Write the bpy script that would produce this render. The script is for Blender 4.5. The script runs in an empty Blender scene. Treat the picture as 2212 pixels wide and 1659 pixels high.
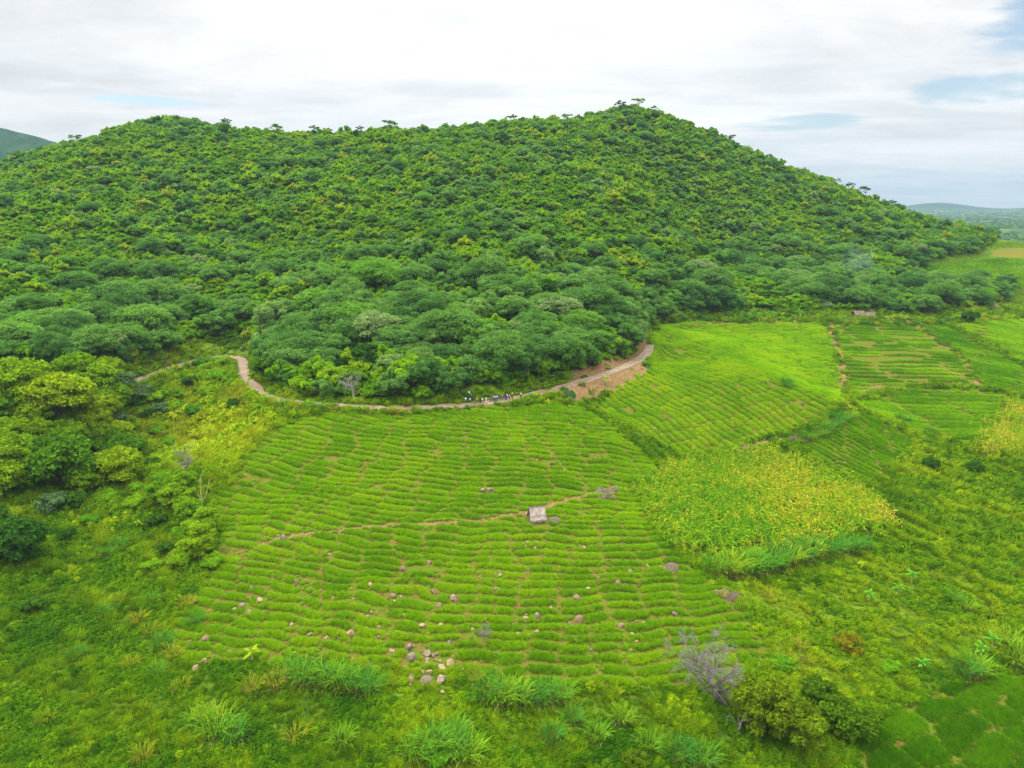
import bpy, bmesh, math, random
import numpy as np
from mathutils import Vector, Matrix, Euler

R = math.radians
scene = bpy.context.scene
COL = scene.collection
rng = np.random.default_rng(7)
random.seed(7)

# ------------------------------------------------------------------ camera
CAM_H, PITCH = 64.0, R(14.2)
TX, TY = 0.72, 0.54                       # half width and half height of the view at unit depth
cam_d = bpy.data.cameras.new("camera")
cam = bpy.data.objects.new("camera", cam_d)
COL.objects.link(cam)
cam.location = (0, 0, CAM_H)
cam.rotation_euler = (R(90) - PITCH, 0, 0)
cam_d.sensor_fit = 'HORIZONTAL'
cam_d.sensor_width = 36.0
cam_d.lens = 18.0 / TX
cam_d.clip_start = 0.5
cam_d.clip_end = 60000
scene.camera = cam

# ------------------------------------------------------------------ light
SUN_EL, SUN_AZ = R(54), R(288)            # compass azimuth, 0 = +Y, clockwise
sd = bpy.data.lights.new("sun", 'SUN')
sd.energy = 1.5
sd.angle = R(10)
sd.color = (1.0, 0.93, 0.80)
sun = bpy.data.objects.new("sun", sd)
COL.objects.link(sun)
to_sun = Vector((math.sin(SUN_AZ) * math.cos(SUN_EL), math.cos(SUN_AZ) * math.cos(SUN_EL), math.sin(SUN_EL)))
sun.rotation_euler = to_sun.to_track_quat('Z', 'Y').to_euler()

world = bpy.data.worlds.new("World")
scene.world = world
world.use_nodes = True
wt = world.node_tree
wt.nodes.clear()


class NT:
    """tiny node-tree writer"""
    def __init__(self, tree):
        self.t = tree

    def n(self, kind, **kw):
        nd = self.t.nodes.new(kind)
        ins = kw.pop('ins', {})
        for k, v in kw.items():
            setattr(nd, k, v)
        for k, v in ins.items():
            self.set(nd.inputs[k], v)
        return nd

    def set(self, sock, v):
        if isinstance(v, bpy.types.NodeSocket):
            self.t.links.new(v, sock)
        else:
            sock.default_value = v

    def math(self, op, a, b=None, c=None, clamp=False):
        nd = self.t.nodes.new('ShaderNodeMath')
        nd.operation = op
        nd.use_clamp = clamp
        self.set(nd.inputs[0], a)
        if b is not None:
            self.set(nd.inputs[1], b)
        if c is not None:
            self.set(nd.inputs[2], c)
        return nd.outputs[0]

    def mix(self, f, a, b, blend='MIX'):
        nd = self.t.nodes.new('ShaderNodeMix')
        nd.data_type = 'RGBA'
        nd.blend_type = blend
        nd.clamp_factor = True
        self.set(nd.inputs[0], f)
        self.set(nd.inputs[6], a)
        self.set(nd.inputs[7], b)
        return nd.outputs[2]

    def ramp(self, f, stops, interp='LINEAR'):
        nd = self.t.nodes.new('ShaderNodeValToRGB')
        nd.color_ramp.interpolation = interp
        els = nd.color_ramp.elements
        while len(els) < len(stops):
            els.new(0.5)
        for e, (p, c) in zip(els, stops):
            e.position = p
            e.color = c if len(c) == 4 else (*c, 1)
        self.set(nd.inputs[0], f)
        return nd.outputs[0]

    def maprange(self, v, a, b, c=0.0, d=1.0, smooth=True):
        nd = self.t.nodes.new('ShaderNodeMapRange')
        nd.interpolation_type = 'SMOOTHSTEP' if smooth else 'LINEAR'
        self.set(nd.inputs[0], v)
        for i, x in enumerate((a, b, c, d)):
            self.set(nd.inputs[1 + i], x)
        return nd.outputs[0]

    def noise(self, vec, scale, detail=4, rough=0.55, dist=0.0):
        nd = self.n('ShaderNodeTexNoise', ins={'Scale': scale, 'Detail': detail, 'Roughness': rough, 'Distortion': dist})
        if vec is not None:
            self.set(nd.inputs['Vector'], vec)
        return nd.outputs['Fac']


def lin(r, g, b):
    f = lambda c: (c / 255 / 12.92) if c / 255 <= 0.04045 else ((c / 255 + 0.055) / 1.055) ** 2.4
    return (f(r), f(g), f(b), 1)


w = NT(wt)
tc = w.n('ShaderNodeTexCoord')
sep = w.n('ShaderNodeSeparateXYZ', ins={0: tc.outputs['Generated']})
dx, dy, dz = sep.outputs
zc = w.math('MAXIMUM', dz, 0.0)
inv = w.math('DIVIDE', 1.0, w.math('ADD', zc, 0.09))
cxs = w.math('MULTIPLY', dx, inv)
cys = w.math('MULTIPLY', dy, inv)
plane = w.n('ShaderNodeCombineXYZ', ins={0: w.math('MULTIPLY', cxs, 0.62), 1: cys, 2: 0.0}).outputs[0]
sky = w.n('ShaderNodeTexSky', sky_type='NISHITA', sun_disc=False, sun_elevation=SUN_EL, sun_rotation=SUN_AZ,
          altitude=800, air_density=1.2, dust_density=1.0, ozone_density=1.6)
blue = w.mix(1.0, sky.outputs[0], (0.075, 0.075, 0.075, 1), 'MULTIPLY')
n1 = w.noise(plane, 0.55, 8, 0.62, 0.5)
n2 = w.noise(plane, 1.9, 9, 0.66, 0.7)
cloudy = w.math('ADD', w.math('MULTIPLY', n1, 0.62), w.math('MULTIPLY', n2, 0.38))
# openings in the deck: azimuth / height windows, broken up by the cloud noise
az = w.math('ARCTAN2', dx, dy)


def opening(a0, z0, ra, rz):
    u = w.math('DIVIDE', w.math('SUBTRACT', az, a0), ra)
    v = w.math('DIVIDE', w.math('SUBTRACT', dz, z0), rz)
    d = w.math('SQRT', w.math('ADD', w.math('MULTIPLY', u, u), w.math('MULTIPLY', v, v)))
    return w.maprange(d, 0.35, 1.25, 1.0, 0.0)


gap = opening(0.56, 0.122, 0.11, 0.026)
for g in (opening(0.36, 0.098, 0.12, 0.014), opening(-0.45, 0.118, 0.10, 0.008), opening(0.63, 0.185, 0.12, 0.05)):
    gap = w.math('MAXIMUM', gap, g)
thick = w.maprange(w.math('SUBTRACT', cloudy, w.math('MULTIPLY', gap, 0.26)), 0.22, 0.36, 0.0, 1.0)
# brighter overhead, like an overcast dome, with grey bellies and a bright core ahead
lum = w.math('ADD', w.math('ADD', 0.455, w.math('MULTIPLY', zc, 0.18)), w.math('MULTIPLY', w.math('MAXIMUM', w.math('SUBTRACT', zc, 0.24), 0.0), 3.0))
core = w.maprange(w.math('ABSOLUTE', w.math('SUBTRACT', az, 0.08)), 0.1, 0.75, 0.07, 0.0)
belly = w.maprange(n1, 0.36, 0.62, -0.055, 0.04)
lum = w.math('ADD', w.math('ADD', lum, core), belly)
lum = w.math('ADD', lum, w.math('MULTIPLY', w.math('SUBTRACT', n2, 0.5), 0.24))
cl = w.mix(1.0, w.mix(w.maprange(n1, 0.38, 0.6), (0.955, 0.97, 0.985, 1), (1.0, 0.985, 0.97, 1)),
           w.n('ShaderNodeCombineColor', ins={0: lum, 1: lum, 2: lum}).outputs[0], 'MULTIPLY')
skycol = w.mix(thick, w.mix(0.16, blue, cl), cl)
bg = w.n('ShaderNodeBackground', ins={0: skycol, 1: 1.0})
wo = w.n('ShaderNodeOutputWorld', ins={0: bg.outputs[0]})

vs = scene.view_settings
scene.display_settings.display_device = 'sRGB'
vs.view_transform = 'Standard'
vs.look = 'None'
vs.exposure = 1.0
vs.gamma = 1.0
scene.render.engine = 'CYCLES'
cy = scene.cycles
cy.max_bounces = 6
cy.diffuse_bounces = 3
cy.glossy_bounces = 2
cy.transmission_bounces = 3
cy.volume_bounces = 0
cy.transparent_max_bounces = 4
cy.use_denoising = True
cy.denoising_prefilter = 'NONE'
cy.sample_clamp_indirect = 6.0

# ------------------------------------------------------------------ the land
SP, CP = math.sin(PITCH), math.cos(PITCH)


def ray(px, py):
    """direction through a point of the 2212 x 1659 survey grid of the view"""
    a = (px / 2212 - 0.5) * 2 * TX
    b = (0.5 - py / 1659) * 2 * TY
    return a, CP + b * SP, -SP + b * CP


def at_z(px, py, z):
    a, f, u = ray(px, py)
    s = (z - CAM_H) / u
    return (a * s, f * s, z)


def at_col(px, Y, z):
    dep = Y * CP - (z - CAM_H) * SP
    return ((px / 2212 - 0.5) * 2 * TX * dep, Y, z)


CANAL_PX = [(-200, 925), (-60, 912), (50, 898), (120, 882), (200, 852), (294, 823), (356, 799), (420, 780), (455, 771), (489, 769), (513, 772), (524, 779), (528, 793),
            (526, 806), (530, 818), (539, 827), (552, 836), (563, 846), (575, 857), (593, 864), (650, 871), (730, 877), (800, 881), (880, 882),
            (960, 879), (1020, 875), (1060, 871), (1100, 863), (1170, 848), (1210, 838), (1290, 815), (1340, 797), (1385, 775), (1402, 757),
            (1404, 735), (1416, 712), (1465, 698), (1540, 692), (1650, 691), (1790, 691), (1960, 692), (2060, 690)]
CZ = 8.0
ctrl = []
for p in CANAL_PX:
    ctrl.append(at_z(*p, CZ))
for px, py, z in [
    (1106, 1659, -5), (500, 1659, -5.5), (0, 1659, -6.5), (1700, 1659, -6), (2212, 1659, -8),
    (1106, 1400, -3), (700, 1400, -3.2), (400, 1400, -5), (0, 1400, -7), (1600, 1400, -4.8), (1900, 1400, -7), (2212, 1400, -8.5),
    (1160, 1115, 0.4), (800, 1140, 0.2), (560, 1150, -0.4), (400, 1180, -4.5), (250, 1150, -6.5), (0, 1200, -5),
    (1420, 1190, -2.6), (1400, 1060, -2.2), (1600, 1100, -4.4), (1900, 1130, -5.5), (2212, 1150, -8),
    (1500, 1000, -3.8), (1780, 1020, -4.6),
    (1000, 1000, 3.6), (650, 1000, 2.8), (520, 1020, 1.5), (1250, 1000, 2.2), (1360, 980, 0.6),
    (700, 905, 6.9), (1000, 900, 7.0), (1230, 880, 5.8), (1300, 905, 3.8),
    (440, 950, -3.5), (330, 1000, -6.5), (330, 900, -1.0), (200, 980, -4), (60, 980, 1.5), (450, 860, 3.0), (520, 900, 3.5),
    (1285, 885, 4.2), (1400, 850, 4.6), (1420, 930, 1.0), (1480, 985, -2.6), (1600, 958, -2.2), (1740, 925, -0.4),
    (1440, 715, 9.2), (1520, 742, 9.0), (1650, 795, 7.4), (1780, 862, 4.6), (1600, 860, 4.6),
    (1850, 880, 2.6), (1930, 940, -1.5), (1880, 1040, -4.8), (1770, 985, -3.2), (1800, 940, -0.6),
    (1600, 735, 5.6), (1700, 780, 4.2), (1830, 858, 1.2), (1760, 835, 2.4), (1700, 705, 6.6),
    (1980, 705, 6.4), (1970, 770, 3.4), (2120, 840, -0.4), (2140, 950, -3.6), (1990, 920, -2.8), (2212, 800, 0.0), (2212, 700, 4.5),
    (2212, 950, -4.6), (2050, 1010, -5.2),
]:
    ctrl.append(at_z(px, py, z))
for px, pts in {
    -500: [(200, 4), (300, 28), (420, 52), (520, 66), (800, 20)],
    0: [(225, 14), (300, 30), (400, 58), (520, 86), (800, 30)],
    150: [(400, 62), (535, 101), (800, 45)],
    330: [(255, 14), (320, 22), (420, 62), (560, 120), (800, 60)],
    520: [(290, 14), (360, 33), (440, 68), (550, 112), (800, 60)],
    700: [(222, 12), (300, 26), (420, 66), (550, 108), (800, 55)],
    1000: [(212, 12), (300, 27), (420, 66), (560, 115), (800, 60)],
    1220: [(245, 13), (320, 22), (430, 62), (600, 125), (820, 65)],
    1380: [(285, 14), (360, 28), (450, 64), (620, 137), (850, 70)],
    1520: [(375, 12), (460, 34), (540, 78), (620, 118), (850, 55)],
    1650: [(380, 13), (450, 24), (520, 54), (620, 99), (850, 40)],
    1880: [(390, 11), (450, 16), (520, 38), (600, 65), (800, 15)],
    2050: [(390, 10), (460, 13), (520, 26), (600, 43), (800, -2)],
    2150: [(440, 5), (500, 20), (560, 36), (700, 5), (900, -18)],
    2212: [(420, 5), (480, 15), (540, 33), (640, 12), (900, -18)],
    2700: [(200, -9), (300, -4), (420, 0), (520, 12), (600, 8), (900, -20)],
}.items():
    for Y, z in pts:
        ctrl.append(at_col(px, Y, z))
for x in (-120, 0, 120):
    ctrl.append((x, 30, -8))
    ctrl.append((x * 6, 1250, -18))
ctrl = np.array(ctrl)
CS = 100.0
_c = ctrl[:, :2] / CS


def _phi(d2):
    return np.sqrt(d2 + 0.10 ** 2)


_A = _phi(((_c[:, None] - _c[None]) ** 2).sum(-1)) + np.eye(len(_c)) * 0.004
_P = np.c_[np.ones(len(_c)), _c]
_M = np.block([[_A, _P], [_P.T, np.zeros((3, 3))]])
_w = np.linalg.solve(_M, np.r_[ctrl[:, 2], 0, 0, 0])
CANAL = np.array([at_z(*p, CZ) for p in CANAL_PX])


def resample(P, step):
    P = np.asarray(P, float)
    d = np.r_[0, np.cumsum(np.linalg.norm(np.diff(P[:, :2], axis=0), axis=1))]
    t = np.linspace(0, d[-1], max(2, int(d[-1] / step) + 1))
    out = np.c_[[np.interp(t, d, P[:, k]) for k in range(P.shape[1])]].T
    return out


def smooth(P, n=3):
    P = P.copy()
    for _ in range(n):
        P[1:-1] = (P[:-2] + 2 * P[1:-1] + P[2:]) / 4
    return P


CANAL = smooth(resample(CANAL, 1.5), 10)


def waves(x, y, scale, seed, octv=3):
    r = np.random.default_rng(seed)
    out = np.zeros_like(x, dtype=float)
    amp, tot = 1.0, 0.0
    for o in range(octv):
        for _ in range(5):
            th = r.uniform(0, 2 * math.pi)
            k = r.uniform(0.7, 1.35) * 2 * math.pi / scale
            out += amp * np.sin(k * (math.cos(th) * x + math.sin(th) * y) + r.uniform(0, 6.28)) * 0.45
        tot += amp
        amp *= 0.55
        scale *= 0.47
    return out / tot


def dist_poly(x, y, P):
    """distance from points to a polyline (N,2+)"""
    best = np.full(x.shape, 1e9)
    for i in range(0, len(P) - 1):
        ax, ay = P[i, 0], P[i, 1]
        bx, by = P[i + 1, 0] - ax, P[i + 1, 1] - ay
        L = bx * bx + by * by + 1e-9
        t = np.clip(((x - ax) * bx + (y - ay) * by) / L, 0, 1)
        d = np.hypot(x - ax - t * bx, y - ay - t * by)
        best = np.minimum(best, d)
    return best


CANAL_C = CANAL[::3]


def sstep(v, a, b):
    t = np.clip((v - a) / (b - a), 0, 1)
    return t * t * (3 - 2 * t)


def height(x, y):
    x = np.atleast_1d(np.asarray(x, float))
    y = np.atleast_1d(np.asarray(y, float))
    z = np.zeros_like(x)
    for s in range(0, len(x), 20000):
        q = np.c_[x[s:s + 20000], y[s:s + 20000]] / CS
        near = np.clip(q, [-14, -2], [14, 14])
        d2 = ((near[:, None] - _c[None]) ** 2).sum(-1)
        z[s:s + 20000] = _phi(d2) @ _w[:len(_c)] + _w[-3] + near @ _w[-2:]
    hill = sstep(z, 6, 30)
    z = z + hill * waves(x, y, 90, 11, 3) * 3.0 + waves(x, y, 26, 5, 2) * 0.22
    d = np.hypot(x, y)
    far = sstep(d, 850, 1250)
    zf = -20 + waves(x, y, 900, 3, 3) * 5
    zf = zf + 288 * np.exp(-(((x + 1520) / 850) ** 2 + ((y - 1950) / 420) ** 2)) * (1 + 0.10 * waves(x, y, 260, 21, 3))
    th = np.arctan2(x, y)
    rid = np.maximum(0, 42 + 22 * np.sin(th * 23 + 1.2) + 20 * np.sin(th * 61 + 0.4) + 40 * np.exp(-((th - 0.505) / 0.03) ** 2))
    zf = zf + rid * np.exp(-((d - 9000) / 900) ** 2) + 0.5 * rid * np.exp(-((d - 6800) / 500) ** 2) * (0.5 + 0.5 * np.sin(th * 31))
    z = z * (1 - far) + zf * far
    m = (y > 180) & (y < 480) & (np.abs(x) < 340)
    if m.any():
        dc = dist_poly(x[m], y[m], CANAL_C)
        k = 1 - sstep(dc, 2.6, 6.5)
        z[m] = z[m] * (1 - k) + (CZ - 0.12) * k
    return z


def ground_at(px, py):
    """where the line of sight through a survey point meets the land"""
    a, f, u = ray(px, py)
    s = np.r_[np.linspace(60, 500, 500), np.linspace(501, 1200, 300), np.geomspace(1210, 12000, 300)]
    hz = height(a * s, f * s)
    below = np.nonzero(CAM_H + u * s < hz)[0]
    if len(below) == 0:
        s0 = s[-1]
    else:
        i = below[0]
        lo, hi = (s[i - 1], s[i]) if i else (50, s[0])
        ss = np.linspace(lo, hi, 40)
        h2 = height(a * ss, f * ss)
        j = np.nonzero(CAM_H + u * ss < h2)[0]
        s0 = ss[j[0]] if len(j) else hi
    x, y = a * s0, f * s0
    return Vector((x, y, float(height(x, y)[0])))


def poly(pts):
    return np.array([ground_at(*p)[:2] for p in pts])


def inside(x, y, P):
    c = np.zeros(x.shape, bool)
    j = len(P) - 1
    for i in range(len(P)):
        xi, yi, xj, yj = P[i][0], P[i][1], P[j][0], P[j][1]
        hit = ((yi > y) != (yj > y)) & (x < (xj - xi) * (y - yi) / (yj - yi + 1e-12) + xi)
        c ^= hit
        j = i
    return c


def to_px(x, y, z):
    dep = y * CP - (z - CAM_H) * SP
    b = (y * SP + (z - CAM_H) * CP) / dep
    return (x / dep / (2 * TX) + 0.5) * 2212, (0.5 - b / (2 * TY)) * 1659, dep


# ------------------------------------------------------------------ regions (surveyed on the ground)
F_A = poly([(655, 907), (720, 894), (870, 897), (1000, 886), (1100, 878), (1200, 872), (1268, 886), (1330, 928), (1392, 980), (1425, 1015), (1400, 1060),
            (1450, 1190), (1590, 1300), (1660, 1400), (1560, 1475), (1400, 1490), (1230, 1480), (1080, 1465), (850, 1440), (640, 1420), (420, 1440),
            (375, 1390), (415, 1300), (450, 1250), (470, 1180), (462, 1100), (500, 1040), (555, 970), (595, 930)])
F_B = poly([(1282, 884), (1330, 842), (1402, 802), (1408, 722), (1440, 708), (1522, 734), (1645, 782), (1765, 843), (1835, 868), (1790, 900),
            (1700, 935), (1600, 962), (1480, 990), (1395, 945)])
F_C = poly([(1425, 699), (1500, 696), (1780, 698), (1800, 740), (1826, 860), (1800, 862), (1762, 853), (1640, 794), (1520, 743), (1412, 704)])
F_D = poly([(1802, 705), (1980, 705), (2060, 760), (2115, 838), (1960, 832), (1838, 856), (1816, 760)])
F_D2 = poly([(1838, 864), (1960, 838), (2120, 845), (2180, 850), (2135, 955), (2090, 960), (1960, 930), (1860, 885)])
F_E = poly([(1992, 705), (2050, 705), (2212, 795), (2260, 830), (2212, 850), (2128, 838), (2068, 758)])
F_E2 = poly([(2062, 703), (2212, 690), (2300, 700), (2300, 830), (2205, 783), (2110, 728)])
F_M = poly([(1725, 965), (1785, 910), (1855, 884), (1960, 940), (1972, 975), (1910, 1020), (1870, 1050), (1790, 1008)])
F_CORN = poly([(1372, 1062), (1420, 1022), (1490, 1004), (1600, 974), (1715, 985), (1790, 1022), (1860, 1062), (1930, 1130), (1900, 1150), (1790, 1165),
               (1690, 1180), (1540, 1200), (1460, 1190)])
F_CORN2 = poly([(2128, 955), (2180, 872), (2240, 862), (2260, 1000), (2120, 985)])
F_F = poly([(1845, 1680), (1885, 1570), (1990, 1505), (2100, 1475), (2212, 1455), (2330, 1460), (2330, 1720)])
F_KNOLL = poly([(2000, 625), (2000, 572), (2120, 560), (2212, 556), (2280, 560), (2280, 640), (2212, 628), (2120, 600)])
CLEAR = poly([(425, 760), (440, 735), (530, 730), (560, 765), (545, 800), (500, 800), (440, 800), (330, 830), (290, 830), (330, 790)])
MIDPATH = resample(np.array([ground_at(*p) for p in [(560, 1178), (602, 1165), (680, 1152), (760, 1141), (850, 1134), (930, 1131), (1030, 1126), (1130, 1110),
                                                     (1200, 1088), (1260, 1072), (1330, 1052)]]), 2)
SIDEPATH = resample(np.array([ground_at(*p) for p in [(1190, 975), (1225, 1020), (1262, 1048), (1300, 1062), (1330, 1066)]]), 2)
SEAMS = [resample(np.array([ground_at(*p) for p in q]), 2) for q in ([(880, 899), (790, 1000), (705, 1080), (628, 1138)], [(1085, 887), (1140, 930), (1190, 975), (1225, 1020)],
         [(609, 1200), (613, 1265)], [(694, 1190), (694, 1335)], [(985, 900), (1020, 985)], [(870, 1200), (900, 1300)], [(1060, 1170), (1070, 1330)], [(1290, 1120), (1310, 1260)])]
BANK_CD = resample(np.array([ground_at(*p) for p in [(1792, 698), (1812, 760), (1830, 858), (1832, 880)]]), 2)
BANK_DE = resample(np.array([ground_at(*p) for p in [(1985, 705), (2062, 758), (2122, 840)]]), 2)
BANK_D = resample(np.array([ground_at(*p) for p in [(1838, 852), (1900, 832), (1960, 838), (2060, 846), (2130, 848)]]), 2)
BANK_M = resample(np.array([ground_at(*p) for p in [(1570, 975), (1630, 962), (1700, 946), (1722, 940)]]), 2)
FOREST = np.vstack([poly([(-420, 820), (-200, 810), (0, 800), (150, 800), (270, 795), (400, 745), (445, 732), (530, 728), (562, 770), (566, 800), (592, 840), (650, 862),
                          (730, 866), (900, 868), (985, 856), (1040, 842), (1100, 838), (1250, 800), (1375, 768), (1392, 745), (1396, 708), (1450, 686),
                          (1520, 672), (1700, 668), (1900, 674), (2000, 678), (2110, 664), (2170, 640), (2195, 620), (2120, 604), (1990, 632), (1975, 600),
                          (2000, 566), (2110, 548), (2150, 520)]),
                    [at_col(2150, 590, 30)[:2], at_col(2050, 680, 30)[:2], at_col(1650, 720, 30)[:2], at_col(1000, 660, 30)[:2], at_col(-420, 640, 30)[:2]]])
FIELDS = [F_A, F_B, F_C, F_D, F_D2, F_E, F_E2, F_M, F_CORN, F_CORN2, F_F]


# ------------------------------------------------------------------ object helpers
def tag(o, label=None, cat=None, group=None, kind=None):
    for k, v in (('label', label), ('category', cat), ('group', group), ('kind', kind)):
        if v:
            o[k] = v
    return o


def mesh_from(name, V, F, mats=(), smooth_=False, fattr=None, vattr=None):
    me = bpy.data.meshes.new(name)
    V = np.asarray(V, np.float32)
    if isinstance(F, np.ndarray):
        nf, k = F.shape
        me.vertices.add(len(V))
        me.vertices.foreach_set('co', V.ravel())
        me.loops.add(nf * k)
        me.loops.foreach_set('vertex_index', F.astype(np.int32).ravel())
        me.polygons.add(nf)
        me.polygons.foreach_set('loop_start', np.arange(0, nf * k, k, dtype=np.int32))
        me.polygons.foreach_set('loop_total', np.full(nf, k, np.int32))
        me.update(calc_edges=True)
    else:
        me.from_pydata([tuple(map(float, v)) for v in V], [], F)
        me.update()
    if smooth_:
        me.polygons.foreach_set('use_smooth', np.ones(len(me.polygons), bool))
    for nm, arr in (fattr or {}).items():
        at = me.attributes.new(nm, 'FLOAT', 'FACE')
        at.data.foreach_set('value', np.asarray(arr, np.float32))
    for nm, arr in (vattr or {}).items():
        at = me.attributes.new(nm, 'FLOAT', 'POINT')
        at.data.foreach_set('value', np.asarray(arr, np.float32))
    for m in mats:
        me.materials.append(m)
    return me


def link(name, me, parent=None, loc=None):
    o = bpy.data.objects.new(name, me)
    COL.objects.link(o)
    if parent:
        o.parent = parent
    if loc is not None:
        o.location = loc
    return o


def empty(name, loc, rz=0, scale=1.0):
    o = bpy.data.objects.new(name, None)
    o.empty_display_size = 0.5
    COL.objects.link(o)
    o.location = loc
    o.rotation_euler = (0, 0, rz)
    o.scale = (scale, scale, scale) if np.isscalar(scale) else scale
    return o


def copy_tree(o, parent=None):
    c = o.copy()
    COL.objects.link(c)
    if parent:
        c.parent = parent
    for ch in list(o.children):
        copy_tree(ch, c)
    return c


def material(name):
    m = bpy.data.materials.new(name)
    m.use_nodes = True
    m.node_tree.nodes.clear()
    return m, NT(m.node_tree)


def surface(m, n, shader):
    n.n('ShaderNodeOutputMaterial', ins={0: shader})
    return m


def plain_mat(name, col, rough=0.8, spots=None, scale=3.0, bump=0.0):
    m, n = material(name)
    g = n.n('ShaderNodeTexCoord').outputs['Object']
    f = n.noise(g, scale, 5, 0.6)
    c = n.mix(n.maprange(f, 0.35, 0.68), col, spots or tuple(x * 0.62 for x in col[:3]) + (1,))
    b = n.n('ShaderNodeBsdfPrincipled', ins={'Base Color': c, 'Roughness': rough})
    b.inputs['Specular IOR Level'].default_value = 0.25
    if bump:
        bp = n.n('ShaderNodeBump', ins={'Height': f, 'Strength': bump, 'Distance': 0.2})
        n.set(b.inputs['Normal'], bp.outputs[0])
    return surface(m, n, b.outputs[0])


def leaf_mat(name, stops, rnd='object', trans=0.3, var=(0.62, 1.35), warm=None):
    """foliage: colour picked per plant, varied per leaf clump, partly translucent"""
    m, n = material(name)
    if rnd == 'object':
        f = n.n('ShaderNodeObjectInfo').outputs['Random']
    else:
        f = n.n('ShaderNodeAttribute', attribute_name='tint', attribute_type='INSTANCER').outputs['Fac']
    c = n.ramp(f, stops)
    lv = n.n('ShaderNodeAttribute', attribute_name='lv').outputs['Fac']
    k = n.maprange(lv, 0, 1, var[0], var[1], False)
    c = n.mix(1.0, c, n.n('ShaderNodeCombineColor', ins={0: k, 1: k, 2: k}).outputs[0], 'MULTIPLY')
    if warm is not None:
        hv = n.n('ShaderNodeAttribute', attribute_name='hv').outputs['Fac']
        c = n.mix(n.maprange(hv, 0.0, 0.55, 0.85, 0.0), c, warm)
    d = n.n('ShaderNodeBsdfDiffuse', ins={0: c})
    tcol = n.mix(1.0, c, (1.15, 1.2, 0.55, 1), 'MULTIPLY')
    t = n.n('ShaderNodeBsdfTranslucent', ins={0: tcol})
    mx = n.n('ShaderNodeMixShader', ins={0: trans, 1: d.outputs[0], 2: t.outputs[0]})
    return surface(m, n, mx.outputs[0])

# ------------------------------------------------------------------ ground sheet
def build_ground():
    tcol = np.linspace(-1.35, 1.35, 432)
    rows = np.r_[np.geomspace(22, 420, 420), np.geomspace(423, 1000, 90), np.geomspace(1015, 11300, 96)]
    Tg, Yg = np.meshgrid(tcol, rows)
    X = (Tg * Yg).ravel()
    Y = Yg.ravel()
    Z = height(X, Y)
    nr, nc = len(rows), len(tcol)
    idx = np.arange(nr * nc).reshape(nr, nc)
    F = np.stack([idx[:-1, :-1], idx[:-1, 1:], idx[1:, 1:], idx[1:, :-1]], -1).reshape(-1, 4)
    soil = np.zeros(len(X))
    for P in FIELDS:
        soil = np.maximum(soil, inside(X, Y, P).astype(float))
    near = (Y < 480) & (np.abs(X) < 420)
    bare = np.zeros(len(X))
    for P, wd in ((MIDPATH, 0.62), (SIDEPATH, 0.30), (BANK_CD, 1.3), (BANK_DE, 1.0), (BANK_D, 0.8), (BANK_M, 1.6)):
        bare[near] = np.maximum(bare[near], 1 - sstep(dist_poly(X[near], Y[near], P), wd * 0.6, wd * 1.6))
    dc = dist_poly(X[near], Y[near], CANAL_C)
    px, py, _ = to_px(X[near], Y[near], Z[near])
    right = sstep(px, 1215, 1260) * (1 - sstep(px, 1395, 1400)) * (py < 905)
    farbank = sstep(px, 1480, 1520) * (1 - sstep(px, 1970, 1990)) * (py < 720)
    bare[near] = np.maximum(bare[near], (1 - sstep(dc, 3.0, 4.2)) * 0.75 * (px < 1410))
    bare[near] = np.maximum(bare[near], (1 - sstep(dc, 8.0, 11.5)) * right)
    bare[near] = np.maximum(bare[near], (1 - sstep(dc, 3.0, 5.0)) * farbank)
    for q, r0 in (((655, 905), 2.2), ((640, 925), 1.4), ((585, 962), 2.0), ((574, 985), 2.2), ((1300, 1066), 2.4), ((1745, 945), 3.5), ((1585, 975), 2.5), ((370, 783), 2.6), ((330, 800), 2.4),
                  ((478, 728), 3.5), ((445, 726), 3.0), ((1440, 1228), 1.4), ((205, 1420 + 95), 1.6), ((1035, 875), 4), ((1800, 692), 3), ((1965, 690), 2.5), ((45, 890), 4.5), ((20, 900), 4)):
        g = ground_at(*q)
        bare = np.maximum(bare, 1 - sstep(np.hypot((X - g[0]) / 1.6, Y - g[1]), r0 * 0.5, r0))
    wood = inside(X, Y, FOREST).astype(float)
    tan = 1 - sstep(np.hypot((X - at_col(2200, 530, 30)[0]) / 24, (Y - 532) / 12), 0.4, 1.1)
    knoll = np.zeros(len(X))
    me = mesh_from("ground", np.c_[X, Y, Z], F, [ground_mat()], True,
                   vattr={'soil': soil, 'bare': bare, 'wood': wood, 'dry': tan, 'far': sstep(np.hypot(X, Y), 800, 1150), 'ridge': sstep(Z, -5, 40) * sstep(np.hypot(X, Y), 900, 1200)})
    return tag(link("ground", me), kind='structure')


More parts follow.
